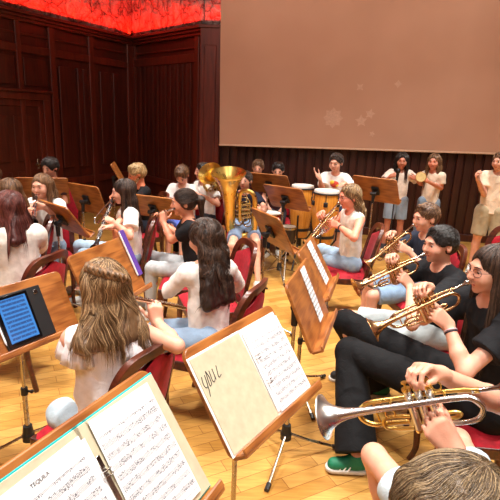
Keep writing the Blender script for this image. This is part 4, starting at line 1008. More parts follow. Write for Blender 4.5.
# things lying on the stands
PAPER = plain(srgb(236, 236, 238), .6); BINC = plain(srgb(190, 178, 150), .8); TEAL = plain(srgb(30, 170, 170), .4)
def lower(c, M, h=.36): return lambda x, y, z=.0: c + M @ A(x, y, z)
def rings(parent, c, M, x, y0, dy, n=2):
    for i in range(2):
        m = MB()
        for k in (0, 1):
            yy = y0 + i * dy + k * .012; m.tube([c + M @ A(x + .013 * math.cos(a), yy, .008 + .013 * math.sin(a)) for a in np.linspace(0, math.pi, 9)], .0016, 6)
        m.build('ring', mSILV(), parent, off=parent.location)
    m = MB(); m.box(c + M @ A(x, y0 + dy / 2, .004), (.012, abs(dy) + .09, .003), M, .001); m.build('ring_plate', mSILV(), parent, off=parent.location)
# turquoise binder
b = thing('ring_binder', c7 + M7 @ A(.0, 0, .012), 'open ring binder with turquoise edges, printed sheets titled TEQUILA', 'binder'); bl = np.array(b.location)
cc = c7 + M7 @ A(.012, .0, .014)
m = MB(); m.box(cc + M7 @ A(.127, -.0, 0), (.236, .325, .003), M7, .001); m.box(cc + M7 @ A(-.135, 0, 0), (.262, .325, .003), M7, .001); m.box(cc, (.04, .325, .003), M7, .001); m.build('cover', TEAL, b, off=bl, smooth=False); m = MB(); m.box(cc + M7 @ A(0, 0, .003), (.036, .317, .003), M7, .001); m.build('spine_lining', BINC, b, off=bl, smooth=False)
m = MB(); m.box(cc + M7 @ A(.127, 0, .003), (.230, .317, .003), M7, .001); m.box(cc + M7 @ A(-.135, 0, .003), (.256, .317, .003), M7, .001); m.build('inner_lining', BINC, b, off=bl, smooth=False)
rings(b, cc + M7 @ A(0, 0, .002), M7, 0, -.04, .08)
MP = rollM(M7, -2.0); s1 = sheet('sheet', cc + M7 @ A(.108, .006, .009), MP, .195, .292, sheetmat(2.3, 1.), b)
s2 = sheet('sheet', cc + M7 @ A(-.118, -.004, .009), rollM(M7, 1.2), .205, .292, sheetmat(5.1, 1.1), b); sheet('sheet', cc + M7 @ A(-.112, -.012, .0075), rollM(M7, -1.), .205, .292, PAPER, b)
write('TEQUILA', cc + M7 @ A(-.128, .121, .0115), rollM(M7, 1.2), .0105, b)
# cream binder
b = thing('ring_binder', c8 + M8 @ A(.0, 0, .012), 'open cream ring binder with black scrawled letters and printed sheets on the right', 'binder'); bl = np.array(b.location)
cc = c8 + M8 @ A(-.012, -.008, .014)
m = MB(); m.box(cc + M8 @ A(.130, 0, 0), (.225, .315, .003), M8, .001); m.box(cc + M8 @ A(-.112, 0, 0), (.262, .318, .003), M8, .001); m.build('cover', plain(srgb(240, 238, 232), .5), b, off=bl, smooth=False)
m = MB(); m.box(cc + M8 @ A(-.110, 0, .003), (.252, .306, .003), M8, .001); m.build('inner_lining', BINC, b, off=bl, smooth=False)
rings(b, cc + M8 @ A(0.04, 0, .002), M8, 0, -.045, .09)
for k in range(2): sheet('sheet', cc + M8 @ A(.135 - .012 * (1 - k), -.004 * k, .006 + .003 * k), rollM(M8, -1.5 + 1.0 * k), .205, .290, sheetmat(3.7, 1.) if k else PAPER, b)
m = MB()   # the scrawl: strokes of a felt pen
for S_ in (((0, 0), (-.004, -.02), (.0, -.03), (.008, -.026), (.012, 0)), ((.012, .0), (.006, -.035), (.0, -.055)), ((.020, .006), (.014, -.03), (.022, -.03)), ((.020, .008), (.024, -.01), (.022, -.03)), ((.032, .004), (.029, -.022), (.034, -.028), (.042, -.018), (.044, .004)), ((.044, .004), (.042, -.026)), ((.062, .006), (.054, -.024), (.066, -.022))):
    m.tube(bez([cc + M8 @ A(-.222 + 1.2 * x, .092 + 1.15 * y, .0052) for x, y in S_], 5), .0013, 5)
m.build('handwriting', plain(srgb(30, 28, 34), .5), b, off=bl)
# loose sheets
o = sheet('sheet_music', c9 + M9 @ A(.07, .02, .0105), M9, .10, .297, sheetmat(7.7, 1.)); tag(o, 'printed music sheet on the stand before the girl in black', 'sheet music', 'loose music sheets')
o = sheet('sheet_music', c10 + M10 @ A(.06, .015, .0105), M10, .13, .290, sheetmat(9.1, 1.)); tag(o, 'printed music sheet on the stand before the woman in the sleeveless white top', 'sheet music', 'loose music sheets')
# purple folder
MM = M4; cf = c4 + M4 @ A(.240, .065, .018); o = MB()
o.box(cf, (.045, .30, .012), M4, .003); t = thing('folder', cf, 'purple folder standing on the right edge of the stand before the braided girl', 'folder'); o.build('cover', plain(srgb(92, 60, 150), .5), t, off=cf, smooth=False)
o = MB(); o.box(cf + M4 @ A(-.026, 0, .0), (.006, .29, .008), M4); o.build('page', PAPER, t, off=cf, smooth=False)
# tablet
ct = c6 + M6 @ A(-.035, -.005, .014); MT = rollM(M6, 0); t = thing('tablet', ct, 'tablet in a black case showing a score on its blue screen', 'tablet')
m = MB(); m.box(ct + MT @ A(.02, 0, 0), (.26, .262, .010), MT, .003); m.build('case', mBLACK(), t, off=ct)
m = MB(); m.box(ct + MT @ A(-.015, 0, .007), (.175, .245, .006), MT, .002); m.build('frame', plain(srgb(12, 12, 14), .15), t, off=ct)
m = MB(); m.box(ct + MT @ A(.118, .10, .0065), (.022, .022, .003), MT, .001); m.build('camera_lens', mSILV(), t, off=ct)
q = NT('tablet_screen', .2); v = q.coord(); sp = q.N('ShaderNodeSeparateXYZ'); q.L(v, sp.inputs[0]); fr = q.math('FRACT', q.math('MULTIPLY', sp.outputs[1], 48)); nz = q.noise(q.coord((240, 60, 1)), 1, 3)
ink = q.math('MULTIPLY', q.math('MULTIPLY', q.math('GREATER_THAN', fr, .45), q.math('LESS_THAN', q.math('ABSOLUTE', sp.outputs[0]), .062)), q.math('GREATER_THAN', nz, .40))
colr = q.mix(ink, srgb(70, 150, 235), srgb(50, 95, 160)); q.color((.01, .01, .01, 1)); q.L(colr, q.b.inputs['Emission Color']); q.b.inputs['Emission Strength'].default_value = .85
sheet('screen', ct + MT @ A(-.015, 0, .0102), MT, .145, .215, q.m, t)
m = MB(); m.tube([ct + MT @ A(-.118, .06, .008), ct + MT @ A(-.112, -.09, .008)], .0045, 8); m.tube([ct + MT @ A(-.112, -.09, .008), ct + MT @ A(-.1115, -.105, .008)], [.0045, .001], 8); m.build('stylus', PAPER, t, off=ct)

# ------------------------------------------------------------------ percussion
cg = PZ(303, 185, 1.05); conga(A(cg[0], cg[1], 0), .138, 1.05, 'left conga drum with orange shell, partly behind a bare music stand', 0)
cg2 = PZ(327, 190, 1.05); conga(A(cg2[0], cg2[1], 0), .148, 1.05, 'right conga drum with orange shell, in front of the drumming boy', 1)
# floor drum and hardware behind the music stand
p = PZ(268, 212, .72); L = A(p[0], p[1], 0); t = thing('snare_drum', L, 'small red drum with chrome hoops behind the music stands left of the congas', 'drum')
m = MB(); m.lathe(A(0, 0, .56), (0, 0, 1), [(0, .165), (.15, .165)], 30); m.build('shell', plain(srgb(150, 18, 28), .25), t)
for z in (.56, .71): m = MB(); m.tube([A(.17 * math.cos(a), .17 * math.sin(a), z) for a in np.linspace(0, 2 * math.pi, 31)], .007, 6); m.build('hoop', mSILV(), t)
m = MB(); m.lathe(A(0, 0, .712), (0, 0, 1), [(0, .163), (.002, .001)], 30); m.build('drumhead', plain(srgb(225, 222, 215), .5), t)
for i in range(3):
    a = 2.1 * i; d = A(math.cos(a), math.sin(a), 0); m = MB(); m.tube([d * .15 + A(0, 0, .58), d * .13 + A(0, 0, .53), A(0, 0, .42), A(0, 0, .25), d * .28 + A(0, 0, .012)], .009, 6); m.build('leg', mCHROME(), t)
def bongo(px, py, z, r, hh, lab, shell):
    p = PZ(px, py, z); t = thing('bongo_drum', A(p[0], p[1], 0), lab, 'drum'); m = MB()
    m.lathe(A(0, 0, z - hh), (0, 0, 1), [(0, r * .8), (hh * .6, r * 1.02), (hh, r)], 26); m.build('shell', shell, t)
    m = MB(); m.lathe(A(0, 0, z - .03), (0, 0, 1), [(0, r * 1.06), (.025, r * 1.06), (.028, r * .95)], 26); m.build('hoop', mCHROME(), t); m = MB(); m.lathe(A(0, 0, z - hh), (0, 0, 1), [(0, r * .84), (.02, r * .84)], 26); m.build('hoop', mCHROME(), t)
    m = MB(); m.lathe(A(0, 0, z - .002), (0, 0, 1), [(0, r * .95), (.002, .001)], 26); m.build('drumhead', plain(srgb(214, 206, 190), .5), t)
    for i in range(3):
        a = 2.1 * i + .4; d = A(math.cos(a), math.sin(a), 0); m = MB(); m.tube([A(0, 0, z - hh), A(0, 0, .35), d * .26 + A(0, 0, .012)], .009, 6); m.build('leg', mCHROME(), t)
bongo(288, 226, .62, .10, .22, 'dark drum with chrome hoops low behind the tilted music stand', plain(srgb(40, 30, 30), .3))
# microphone in front of the standing girl
p = PY(398, 171, 6.62); L = A(p[0], p[1], 0); t = thing('microphone_stand', L, 'black microphone on a straight stand in front of the standing dark-haired girl', 'microphone stand')
m = MB(); m.tube([A(0, 0, .02), A(0, 0, p[2] - .16)], .010, 8); m.build('pole', mBLACK(), t); m = MB(); m.lathe((0, 0, 0), (0, 0, 1), [(0, .001), (0, .13), (.015, .13), (.03, .03), (.05, .02)], 24); m.build('base', mBLACK(), t)
m = MB(); m.tube([A(0, 0, p[2] - .20), A(0, 0, p[2] - .02)], [.014, .022], 10); m.ball(A(0, 0, p[2]), .034, 12, (1, 1, 1.25)); m.build('microphone', mBLACK(), t)
p = PY(162, 211, 5.05); L = A(p[0], p[1], 0)

# ------------------------------------------------------------------ people
WH = srgb(232, 227, 220); BK = srgb(24, 24, 27); DEN = srgb(120, 150, 182); LDEN = srgb(176, 196, 205)
BR = dict(c=srgb(92, 62, 42), hi=srgb(170, 128, 88)); DKB = dict(c=srgb(44, 30, 24), hi=srgb(104, 78, 62)); BLK = dict(c=srgb(28, 22, 20), hi=srgb(74, 62, 56)); BLD = dict(c=srgb(176, 138, 88), hi=srgb(232, 205, 158))
def H(base, **k): d = dict(base); d.update(k); return d
GP = 'young musicians seated in rows'
def hat(p): return np.asarray(p)
# girl with the crown braid
hd = PZ(103, 288, 1.15); hyaw = 128; mo = hd + yd(hyaw) * .098 - A(0, 0, .048)
e = reach(196, 311, mo, .62, True); fl, fM = flute(mo + yd(hyaw) * .012, e - mo, 'silver flute held by the girl with the crown braid', end=.55, back=.09)
wr = PZ(167, 318, 1.02); wrp = fl(.0, .38, 0)
d = person('girl seen from behind with a crown braid and white ruffled blouse, playing a flute', hd, hyaw, ty=112, ly=178, hp=10, bs=.92, h=.0045, lean=4,
    shirt=dict(c=srgb(236, 230, 232), sleeve='none', ruffle=True, folds=.008), pants=dict(c=LDEN, denim=True), group=GP,
    hair=H(BR, st='long', len=.235, c=srgb(116, 86, 58), hi=srgb(204, 168, 124), n=5200, sl=.30, wave=.35, r=.0014, braid=(188, 345), spread=.035, tip=.046, th=.014, jit=.008, front=0),
    arms=dict(R=dict(w=fl(0, .36, 0) + A(.01, -.055, -.075), e=PZ(177, 346, .90), F=A(-.15, .1, 1.), N=A(-.35, .9, .1), curl=48, tcurl=20),
              L=dict(w=fl(0, .12, 0) + A(-.04, .05, -.07), pole=A(-.6, .3, -1), F=A(.3, -.2, 1), N=A(.5, -.6, 0), curl=45)),
    legs=dict(L=dict(knee=PZ(62, 413, .50), ank=A(-.76, 1.86, .09)), R=dict(knee=A(-.74, 2.20, .50), ank=A(-.80, 2.25, .09))))
chair(A(-.585, 1.905, 0), 155.6, 'wooden chair with red back under the braided girl in the white blouse')
# girl with long wavy dark hair
hd = PZ(205, 239, 1.13)
d = person('girl seen from behind with very long wavy dark hair and a long-sleeved white top', hd, 142, ty=118, ly=172, hp=14, bs=.9, h=.006, lean=6,
    shirt=dict(c=srgb(228, 220, 212), sleeve='long', folds=.009, low=-.03), pants=dict(c=srgb(110, 140, 172), denim=True), group=GP,
    hair=H(DKB, st='long', len=.42, n=4200, sl=.50, wave=.75, spread=.02, r=.0017, tip=.040, th=.016, jit=.008, bw=.07, front=0),
    arms=dict(L=dict(e=PZ(169, 291, .80), w=hd + A(-.16, .14, -.32), F=A(.4, .6, .6), N=A(1, 0, 0)), R=dict(w=hd + A(.06, .30, -.26), F=A(-.2, .3, 1), N=A(-.5, .6, 0), curl=40)))
chair(A(d['hip'][0] + .07, d['hip'][1], 0), 160, 'wooden chair with red back directly behind the girl with long wavy hair')
mo = hd + yd(142) * .10 - A(0, 0, .055)
# ponytailed flautist
hd = PZ(184, 203, 1.13); mo = hd + yd(192) * .10 - A(0, 0, .06); e = reach(152, 217, mo, .60, True); fl, fM = flute(mo + yd(192) * .012, e - mo, 'silver flute played by the girl with the dark ponytail')
d = person('girl in profile with dark ponytail, black T-shirt and grey trousers, playing a flute', hd, 192, ty=196, ly=184, hp=8, bs=.9, h=.007, lean=6, group=GP, sk=srgb(208, 142, 112),
    shirt=dict(c=BK), pants=dict(c=srgb(178, 182, 184)), hair=H(DKB, st='pony', len=.17, n=1600, sl=.15, r=.0016, th=.010),
    arms=dict(L=dict(w=fl(0, .18, 0) + A(-.0, -.05, -.07), pole=A(-.2, -.3, -1), F=A(0, .3, 1), N=A(.1, .9, 0), curl=50), R=dict(w=fl(0, .38, 0) + A(.03, .03, -.075), pole=A(.3, .3, -1), F=A(-.2, -.1, 1), N=A(-.5, -.6, 0), curl=45)),
    legs=dict(L=dict(knee=PZ(152, 268, .50)), R=dict(knee=PZ(151, 257, .51))))
chair(A(d['hip'][0], d['hip'][1], 0), 184, 'red chair under the ponytailed girl with the flute')
# clarinettist in profile
hd = PZ(124, 192, 1.14); mo = hd + yd(196) * .10 - A(0, 0, .058); e = reach(95, 248, mo, .66); cl, cM = clarinet(mo, e - mo, 'black clarinet of the long-haired girl in profile')
d = person('long dark-haired girl in profile with white T-shirt and light jeans, playing a clarinet', hd, 196, ty=200, ly=186, hp=10, bs=.9, h=.007, lean=3, group=GP,
    shirt=dict(c=WH, loose=.012), pants=dict(c=srgb(150, 180, 200), denim=True), hair=H(DKB, st='long', len=.34, n=2000, sl=.34, wave=.06, r=.0016, th=.010, tip=.03),
    arms=dict(L=dict(w=cl(0, .27, 0) + A(.06, -.05, -.02), F=A(-.9, .5, .2), N=A(-.2, .3, -.4), curl=45), R=dict(w=cl(0, .42, 0) + A(.06, .05, -.0), F=A(-.9, -.4, .1), N=A(-.2, -.4, -.4), curl=45)),
    legs=dict(L=dict(knee=PZ(84, 255, .50)), R=dict(knee=PZ(80, 246, .51))))
chair(A(d['hip'][0] - .03, d['hip'][1], 0), 192, 'red chair under the long-haired clarinettist seen in profile')
# clarinettist facing us
hd = PZ(42, 186, 1.14); mo = hd + yd(-98) * .10 - A(0, 0, .06); e = reach(33, 222, mo, .66); cl, cM = clarinet(mo, e - mo, 'black clarinet of the girl facing us at the left')
d = person('girl facing us with straight light brown hair and white T-shirt, playing a clarinet', hd, -98, ty=-88, ly=-70, hp=10, bs=.88, h=.007, lean=2, group=GP,
    shirt=dict(c=WH, loose=.010), pants=dict(c=DEN, denim=True), hair=H(BR, st='long', len=.24, n=1800, sl=.32, wave=.05, r=.0016, th=.004, tip=.016),
    arms=dict(L=dict(w=cl(0, .25, 0) + A(.05, .04, -.03), F=A(-.8, -.4, .3), N=A(-.3, -.5, 0), curl=45), R=dict(w=cl(0, .40, 0) + A(-.05, .04, -.02), F=A(.7, -.5, .1), N=A(.2, -.5, 0), curl=45)))
chair(A(d['hip'][0], d['hip'][1], 0), -70, 'red chair under the clarinettist who faces us')
# woman with red-brown hair
hd = PZ(8, 209, 1.18)
d = person('woman seen from behind with long reddish-brown hair and a white T-shirt', hd, 172, ty=140, ly=178, hp=10, bs=1.0, h=.006, lean=4, group=GP,
    shirt=dict(c=srgb(226, 219, 208), loose=.016, folds=.010, sl=.7), pants=dict(c=DEN, denim=True), hair=dict(st='long', c=srgb(78, 34, 30), hi=srgb(150, 84, 72), len=.25, spread=.02, n=3600, sl=.36, wave=.3, r=.0017, tip=.036, th=.014),
    arms=dict(L=dict(e=hd + A(-.20, -.22, -.50), w=hd + A(-.34, .02, -.42), F=A(-.7, .4, .2)), R=dict(w=hd + A(-.15, .36, -.35), F=A(-.5, .3, .4))))
chair(A(d['hip'][0] + .04, d['hip'][1] - .02, 0), 165, 'red-backed wooden chair behind the woman with reddish-brown hair')
# girl behind her
hd = PZ(9, 192, 1.13)
d = person('light brown-haired girl mostly hidden behind the woman with reddish-brown hair', hd, 176, ty=170, hp=12, bs=.88, h=.009, group=GP, far=True, shirt=dict(c=srgb(222, 216, 208)), pants=dict(c=DEN), hair=H(BR, st='long', len=.20, n=1200, sl=.26, r=.0018, th=.008, tip=.02, front=0))
chair(A(d['hip'][0], d['hip'][1], 0), 205, 'chair under the girl half hidden at the left edge')
# person at the left edge
hd = PZ(-9, 176, 1.12)
d = person('person in a white shirt at the far left edge, only the shoulder showing', hd, 190, ty=184, hp=30, bs=.95, h=.010, lean=-6, group=GP, far=True, shirt=dict(c=srgb(234, 234, 236), loose=.015), pants=dict(c=srgb(40, 42, 50)), hair=H(BR, st='short'))
chair(A(d['hip'][0], d['hip'][1], 0), 184, 'chair at the far left edge under the person in white')
# dark-haired child
hd = PZ(50, 168, 1.15)
d = person('child with short dark fringe peeping over a music stand at far left', hd, -104, hp=18, bs=.85, h=.009, group=GP, far=True, shirt=dict(c=srgb(60, 40, 44)), pants=dict(c=srgb(50, 52, 60)), hair=H(BLK, st='short', th=.020, n=500, comb=(.1, .8, -.3), sl=.07, r=.0022))
chair(A(d['hip'][0], d['hip'][1], 0), -104, 'chair under the dark-fringed child at far left')
# blond trombonist
hd = PZ(137, 174, 1.15); mo = hd + yd(205) * .10 - A(0, 0, .07); e = reach(94, 219, mo, .84); tb, tM = trombone(mo, e - mo, 'trombone with a silver slide pointing down past the long-haired clarinettist')
d = person('blond boy in a black T-shirt bending his head over a trombone', hd, 205, ty=215, ly=205, hp=22, bs=.86, h=.009, group=GP, far=True, sk=srgb(232, 150, 110),
    shirt=dict(c=BK), pants=dict(c=srgb(40, 44, 56), len='short'), hair=H(BLD, st='short', n=900, th=.014, r=.002, comb=(.1, .8, -.2), sl=.07),
    arms=dict(R=dict(w=tb(0, .30, -.06), F=A(-.5, -.3, .3), curl=50), L=dict(w=tb(-.03, .08, -.06), F=A(-.6, .2, .5), curl=60)))
chair(A(d['hip'][0], d['hip'][1], 0), 205, 'chair under the blond boy with the trombone')
# boy in white looking down
hd = PZ(182, 175, 1.12)
d = person('boy with short brown hair and white T-shirt looking down at his lap', hd, -100, hp=48, bs=.88, h=.009, group=GP, far=True, lean=10, shirt=dict(c=srgb(238, 236, 232), loose=.014), pants=dict(c=srgb(90, 110, 190), len='short'), hair=H(BR, st='short', n=700, th=.013, r=.002),
    arms=dict(L=dict(w=hd + A(.10, -.22, -.36)), R=dict(w=hd + A(-.10, -.22, -.36))))
chair(A(d['hip'][0], d['hip'][1], 0), -100, 'chair under the boy in white who looks down')
# euphonium player
hd = PZ(203, 172, 1.14); bell = PY(207, 174, hd[1] - .30); ax = nrm(A(-.28, -.72, .62)); Hs = .66
eu, eM = tuba(bell - ax * .85 * Hs + A(.0, 0, 0), ax, A(-.9, -.1, -.2), 'small brass horn with its open bell turned towards us', s=Hs, name='baritone_horn', bellR=.23)
d = person('child in a white T-shirt whose face is hidden behind a brass bell', hd, 205, ty=230, ly=215, hp=6, bs=.9, h=.008, group=GP, far=True, lean=4, shirt=dict(c=srgb(236, 234, 230), loose=.012), pants=dict(c=srgb(40, 42, 50)), hair=H(DKB, st='short', n=500, r=.002),
    arms=dict(L=dict(w=PY(205, 197, hd[1] - .26), pole=A(.8, -.1, -1), F=A(-.7, -.3, .4), curl=45), R=dict(w=PY(195, 193, hd[1] - .25), F=A(.1, -.8, .2), curl=45)))
chair(A(d['hip'][0], d['hip'][1], 0), 215, 'chair under the child with the small brass horn')
# tuba player
tb_ = PY(236, 238, 5.44); tt_ = PY(235, 173, 5.24); hd = PY(245, 181, 5.80)
tu, tuM = tuba(tb_, tt_ - tb_, A(1, -.1, 0), 'large brass tuba resting upright on its player\'s lap', s=np.linalg.norm(tt_ - tb_) / .85, bellR=.205, wx=1.35)
d = person('tuba player in denim shorts and white trainers, almost hidden behind the tuba', hd, -105, ty=-100, ly=-78, hp=4, bs=.9, h=.008, group=GP, far=True, lean=0, shirt=dict(c=srgb(30, 32, 48)), pants=dict(c=srgb(96, 126, 170), len='short', denim=True, f=.75), hair=H(DKB, st='short', n=400, r=.002), shoes=srgb(236, 232, 226),
    arms=dict(R=dict(w=PY(226, 214, 5.46), pole=A(-1, .1, -.6), F=A(.5, -.7, .4), N=A(.7, .3, 0), curl=45, hs=.95), L=dict(w=PY(262, 212, 5.46), pole=A(1, 0, -.7), F=A(-.4, -.8, .5), N=A(-.7, .3, 0), curl=45, hs=.95)),
    legs=dict(L=dict(knee=PZ(256, 242, .50), ank=PZ(258, 282, .09), toe=A(.3, -1, 0)), R=dict(knee=PZ(232, 246, .50), ank=PZ(233, 284, .09))))
chair(A(d['hip'][0], d['hip'][1], 0), -85, 'chair under the tuba player')
# two heads behind the stands
for (u, v, lab, hr_, cl_) in ((258, 168, 'light brown-haired child seated in the back row behind a music stand', H(BR, st='short', n=300, r=.0024), 'child'), (278, 171, 'dark-haired child seated in the back row, only the top of the head showing', H(BLK, st='short', n=300, r=.0024), 'child')):
    hd = PZ(u, v, 1.14); hd[1] = min(hd[1], 7.1)
    d = person(lab, hd, -95, hp=15, bs=.85, h=.010, group=GP, far=True, shirt=dict(c=srgb(66, 30, 30)), pants=dict(c=srgb(50, 52, 60)), hair=hr_)
    chair(A(d['hip'][0], d['hip'][1], 0), -95, 'chair under the %s child of the back row' % ('light brown-haired' if u < 265 else 'dark-haired'))
# boy at the congas
hd = PY(336, 163, 6.02)
d = person('boy standing behind the conga drums in a white T-shirt with a printed chest', hd, -118, ty=-98, hp=12, bs=.86, h=.008, sit=False, group='standing performers', lean=0, shirt=dict(c=srgb(238, 234, 228), loose=.014), pants=dict(c=srgb(60, 70, 100), len='short', f=.9), hair=H(DKB, st='short', n=900, r=.0018),
    arms=dict(R=dict(w=PY(320, 179, 5.86), e=PY(322, 190, 5.98), F=A(-.75, -.25, .75), N=A(0, -.4, 1), curl=12, hs=1.0), L=dict(w=PY(345, 183, 5.82), pole=A(1, 0, -1), F=A(-.6, -.8, -.1), N=A(0, 0, -1), curl=15)))
cpx = (d['nb'] * .76 + d['hip'] * .24) + d['SF'] * .105
m = MB(); m.ball(cpx, .055, 12, (1, .22, .75), np.column_stack([d['SR'], d['SF'], d['sp']])); m.build('chest_print', plain(srgb(205, 70, 50), .8), d['root'], off=d['base'])
m = MB(); m.ball(cpx + d['SR'] * .03 + d['SF'] * .004 + d['sp'] * .02, .03, 12, (1, .3, .9), np.column_stack([d['SR'], d['SF'], d['sp']])); m.ball(cpx - d['SR'] * .03 + d['SF'] * .004 - d['sp'] * .015, .024, 12, (1, .3, .9), np.column_stack([d['SR'], d['SF'], d['sp']])); m.build('chest_print', plain(srgb(240, 190, 60), .8), d['root'], off=d['base'])
# standing girls
hd = PY(402, 161, 6.95)
d = person('standing girl with long black hair, white T-shirt and denim shorts, behind the microphone', hd, -105, ty=-95, hp=8, bs=.88, h=.008, sit=False, group='standing performers', lean=0, sk=srgb(200, 132, 104), shirt=dict(c=srgb(224, 210, 196), loose=.012), pants=dict(c=srgb(128, 148, 168), len='short', denim=True, f=.88, loose=.014), shoes=srgb(50, 46, 48),
    hair=H(BLK, st='long', len=.26, n=1200, sl=.28, wave=.2, r=.002, tip=.034, th=.014), arms=dict(R=dict(w=PY(391, 176, 6.78), F=A(.6, -.5, .3), curl=40), L=dict(w=PY(416, 178, 6.80), e=PY(421, 184, 7.0), F=A(-.6, -.5, .1), curl=40)))
hd = PY(434, 162, 6.9)
d = person('standing girl with long brown hair and blue jeans holding a round percussion disc', hd, -122, ty=-135, ly=-110, hp=6, bs=.88, h=.008, sit=False, group='standing performers', lean=-3, sk=srgb(222, 150, 122), shirt=dict(c=srgb(232, 214, 192)), pants=dict(c=srgb(92, 116, 140), denim=True, flare=.012),
    hair=H(BR, st='long', len=.32, n=1200, sl=.33, wave=.12, r=.002, tip=.03, th=.012), arms=dict(R=dict(w=PY(416, 179, 6.62), F=A(.2, -.5, .4), N=A(.8, 0, 0), curl=35), L=dict(w=PY(427, 181, 6.60), e=PY(441, 188, 6.85), F=A(-.7, -.2, .5), curl=35)))
c = PY(421, 177, 6.52); t = thing('tambourine', c, 'small round cream disc in the standing long-haired girl\'s hands', 'tambourine')
m = MB(); m.lathe(-yd(-115) * .012, yd(-115), [(0, .001), (0, .062), (.03, .062), (.03, .05), (.026, .001)], 24); m.build('drum_skin', plain(srgb(236, 214, 150), .6), t)
m = MB(); m.tube([A(0, 0, 0) + frame(yd(-115)) @ A(.064 * math.cos(a), .004, .064 * math.sin(a)) for a in np.linspace(0, 2 * math.pi, 25)], .008, 6); m.build('rim', plain(srgb(196, 140, 80), .5), t)
hd = PY(500, 162, 6.0)
d = person('standing person in a cream polo shirt and khaki shorts at the right edge', hd, 215, ty=-112, hp=6, bs=1.0, h=.008, sit=False, group='standing performers', lean=0, shirt=dict(c=srgb(232, 212, 186), loose=.010, folds=.005), pants=dict(c=srgb(172, 158, 128), len='short', f=1.0, loose=.02), hair=H(BR, st='short', n=700, r=.002),
    arms=dict(R=dict(w=PY(478, 180, 5.82), e=PY(484, 194, 6.0), F=A(-.5, -.2, .8), N=A(.6, -.3, 0), curl=50), L=dict(w=PY(515, 200, 5.8), F=A(-.5, -.5, .3))))
# ---- right-hand block
def tr_arms(tp, M, s=1., lp=None, rp=None, le=None, re=None):
    f = lambda x, y, z: M @ A(x, y, z)
    L = dict(w=tp(-.050, .165, -.125), F=f(.12, .35, .92), N=f(.92, .25, -.10), curl=(62, 66, 66, 60), hs=.92, thumb=(.75, .35, .3), tcurl=18)
    R_h = dict(w=tp(.082, .155, .018), F=f(-.50, .42, .62), N=f(-.42, .28, -.86), curl=(44, 46, 46, 40), hs=.92, thumb=(.8, .2, .6), tcurl=40)
    if le is not None: L['e'] = le
    else: L['pole'] = lp if lp is not None else A(.1, -.3, -1)
    if re is not None: R_h['e'] = re
    else: R_h['pole'] = rp if rp is not None else A(.2, .5, -1)
    return dict(L=L, R=R_h)
# woman in the sleeveless top
hy = 196; hd = PZ(350, 197, 1.17); mo = hd + yd(hy) * .108 - A(0, 0, .052); e = reach(306, 243, mo, .48); tp, M = trumpet(mo, e - mo, (0, 0, 1), 'brass trumpet played by the woman in the sleeveless white top', mBRASS2(), mSILV())
d = person('woman with wavy dark blonde hair and sleeveless white top, playing a trumpet', hd, hy, ty=200, ly=192, hp=12, bs=.94, h=.006, lean=2, group=GP, sk=srgb(232, 152, 124), shirt=dict(c=srgb(232, 228, 216), sleeve='none', folds=.009), pants=dict(c=srgb(140, 174, 204), denim=True), glasses=True,
    hair=H(BLD, st='long', c=srgb(118, 86, 54), hi=srgb(214, 178, 126), len=.17, n=2600, sl=.26, wave=.5, r=.0015, th=.009, front=0, tip=.024), arms=tr_arms(tp, M, le=PZ(354, 238, .86)), legs=dict(L=dict(knee=PZ(327, 261, .50)), R=dict(knee=PZ(322, 250, .51))))
w = d['wr']['L'] * .85 + d['el']['L'] * .15; u = nrm(d['wr']['L'] - d['el']['L']); m = MB(); m.lathe(w - u * .010, u, [(0, .027), (0, .0285), (.02, .0275), (.02, .025)], 18); m.build('watch', mBLACK(), d['root'], off=d['base'])
chair(A(d['hip'][0] + .03, d['hip'][1], 0), 174, 'red-backed wooden chair of the woman in the sleeveless white top')
# boy in navy, farther trumpet
hy = 196; hd = PZ(426, 218, 1.13); mo = hd + yd(hy) * .104 - A(0, 0, .052); e = reach(356, 273, mo, .48); tp, M = trumpet(mo, e - mo, (0, 0, 1), 'brass trumpet of the boy in the navy T-shirt', mBRASS2(), mBRASS2())
d = person('boy with light brown hair and navy T-shirt playing a trumpet, behind the boy in black', hd, hy, ty=200, ly=190, hp=10, bs=.88, h=.007, lean=4, group=GP, shirt=dict(c=srgb(44, 52, 68)), pants=dict(c=srgb(110, 150, 190), len='short', denim=True, f=.9),
    hair=H(BR, st='short', n=1600, r=.0016, comb=(.1, .8, -.1), sl=.035, th=.010), arms=tr_arms(tp, M), legs=dict(L=dict(knee=PZ(372, 296, .50)), R=dict(knee=PZ(368, 284, .50))))
chair(A(d['hip'][0], d['hip'][1], 0), 190, 'chair under the boy in the navy T-shirt')
# boy in black
hy = 198; hd = PZ(440, 245, 1.14); mo = hd + yd(hy) * .104 - A(0, 0, .052); e = reach(354, 287, mo, .48); tp, M = trumpet(mo, e - mo, (0, 0, 1), 'brass trumpet of the short-haired boy in black', mBRASS2(), mBRASS2())
d = person('boy in profile with short black hair and black T-shirt, playing a trumpet', hd, hy, ty=200, ly=186, hp=6, bs=.90, h=.0055, lean=6, group=GP, shirt=dict(c=BK, loose=.010), pants=dict(c=srgb(190, 196, 190), len='short', denim=True, f=.82),
    hair=H(BLK, st='short', n=3000, r=.0010, comb=(.1, .5, .6), sl=.03, th=.011, crown=(0, -.08, .09)), arms=tr_arms(tp, M, le=PZ(412, 325, .80) ), legs=dict(L=dict(knee=PZ(350, 333, .50), ank=PZ(350, 333, .5) + A(.16, .05, -.41)), R=dict(knee=PZ(344, 316, .50), ank=PZ(351, 369, .09), toe=A(-1, -.1, 0))), shoes=srgb(30, 30, 32))
chair(A(d['hip'][0] + .04, d['hip'][1], 0), 188, 'red-backed chair under the short-haired boy in black')
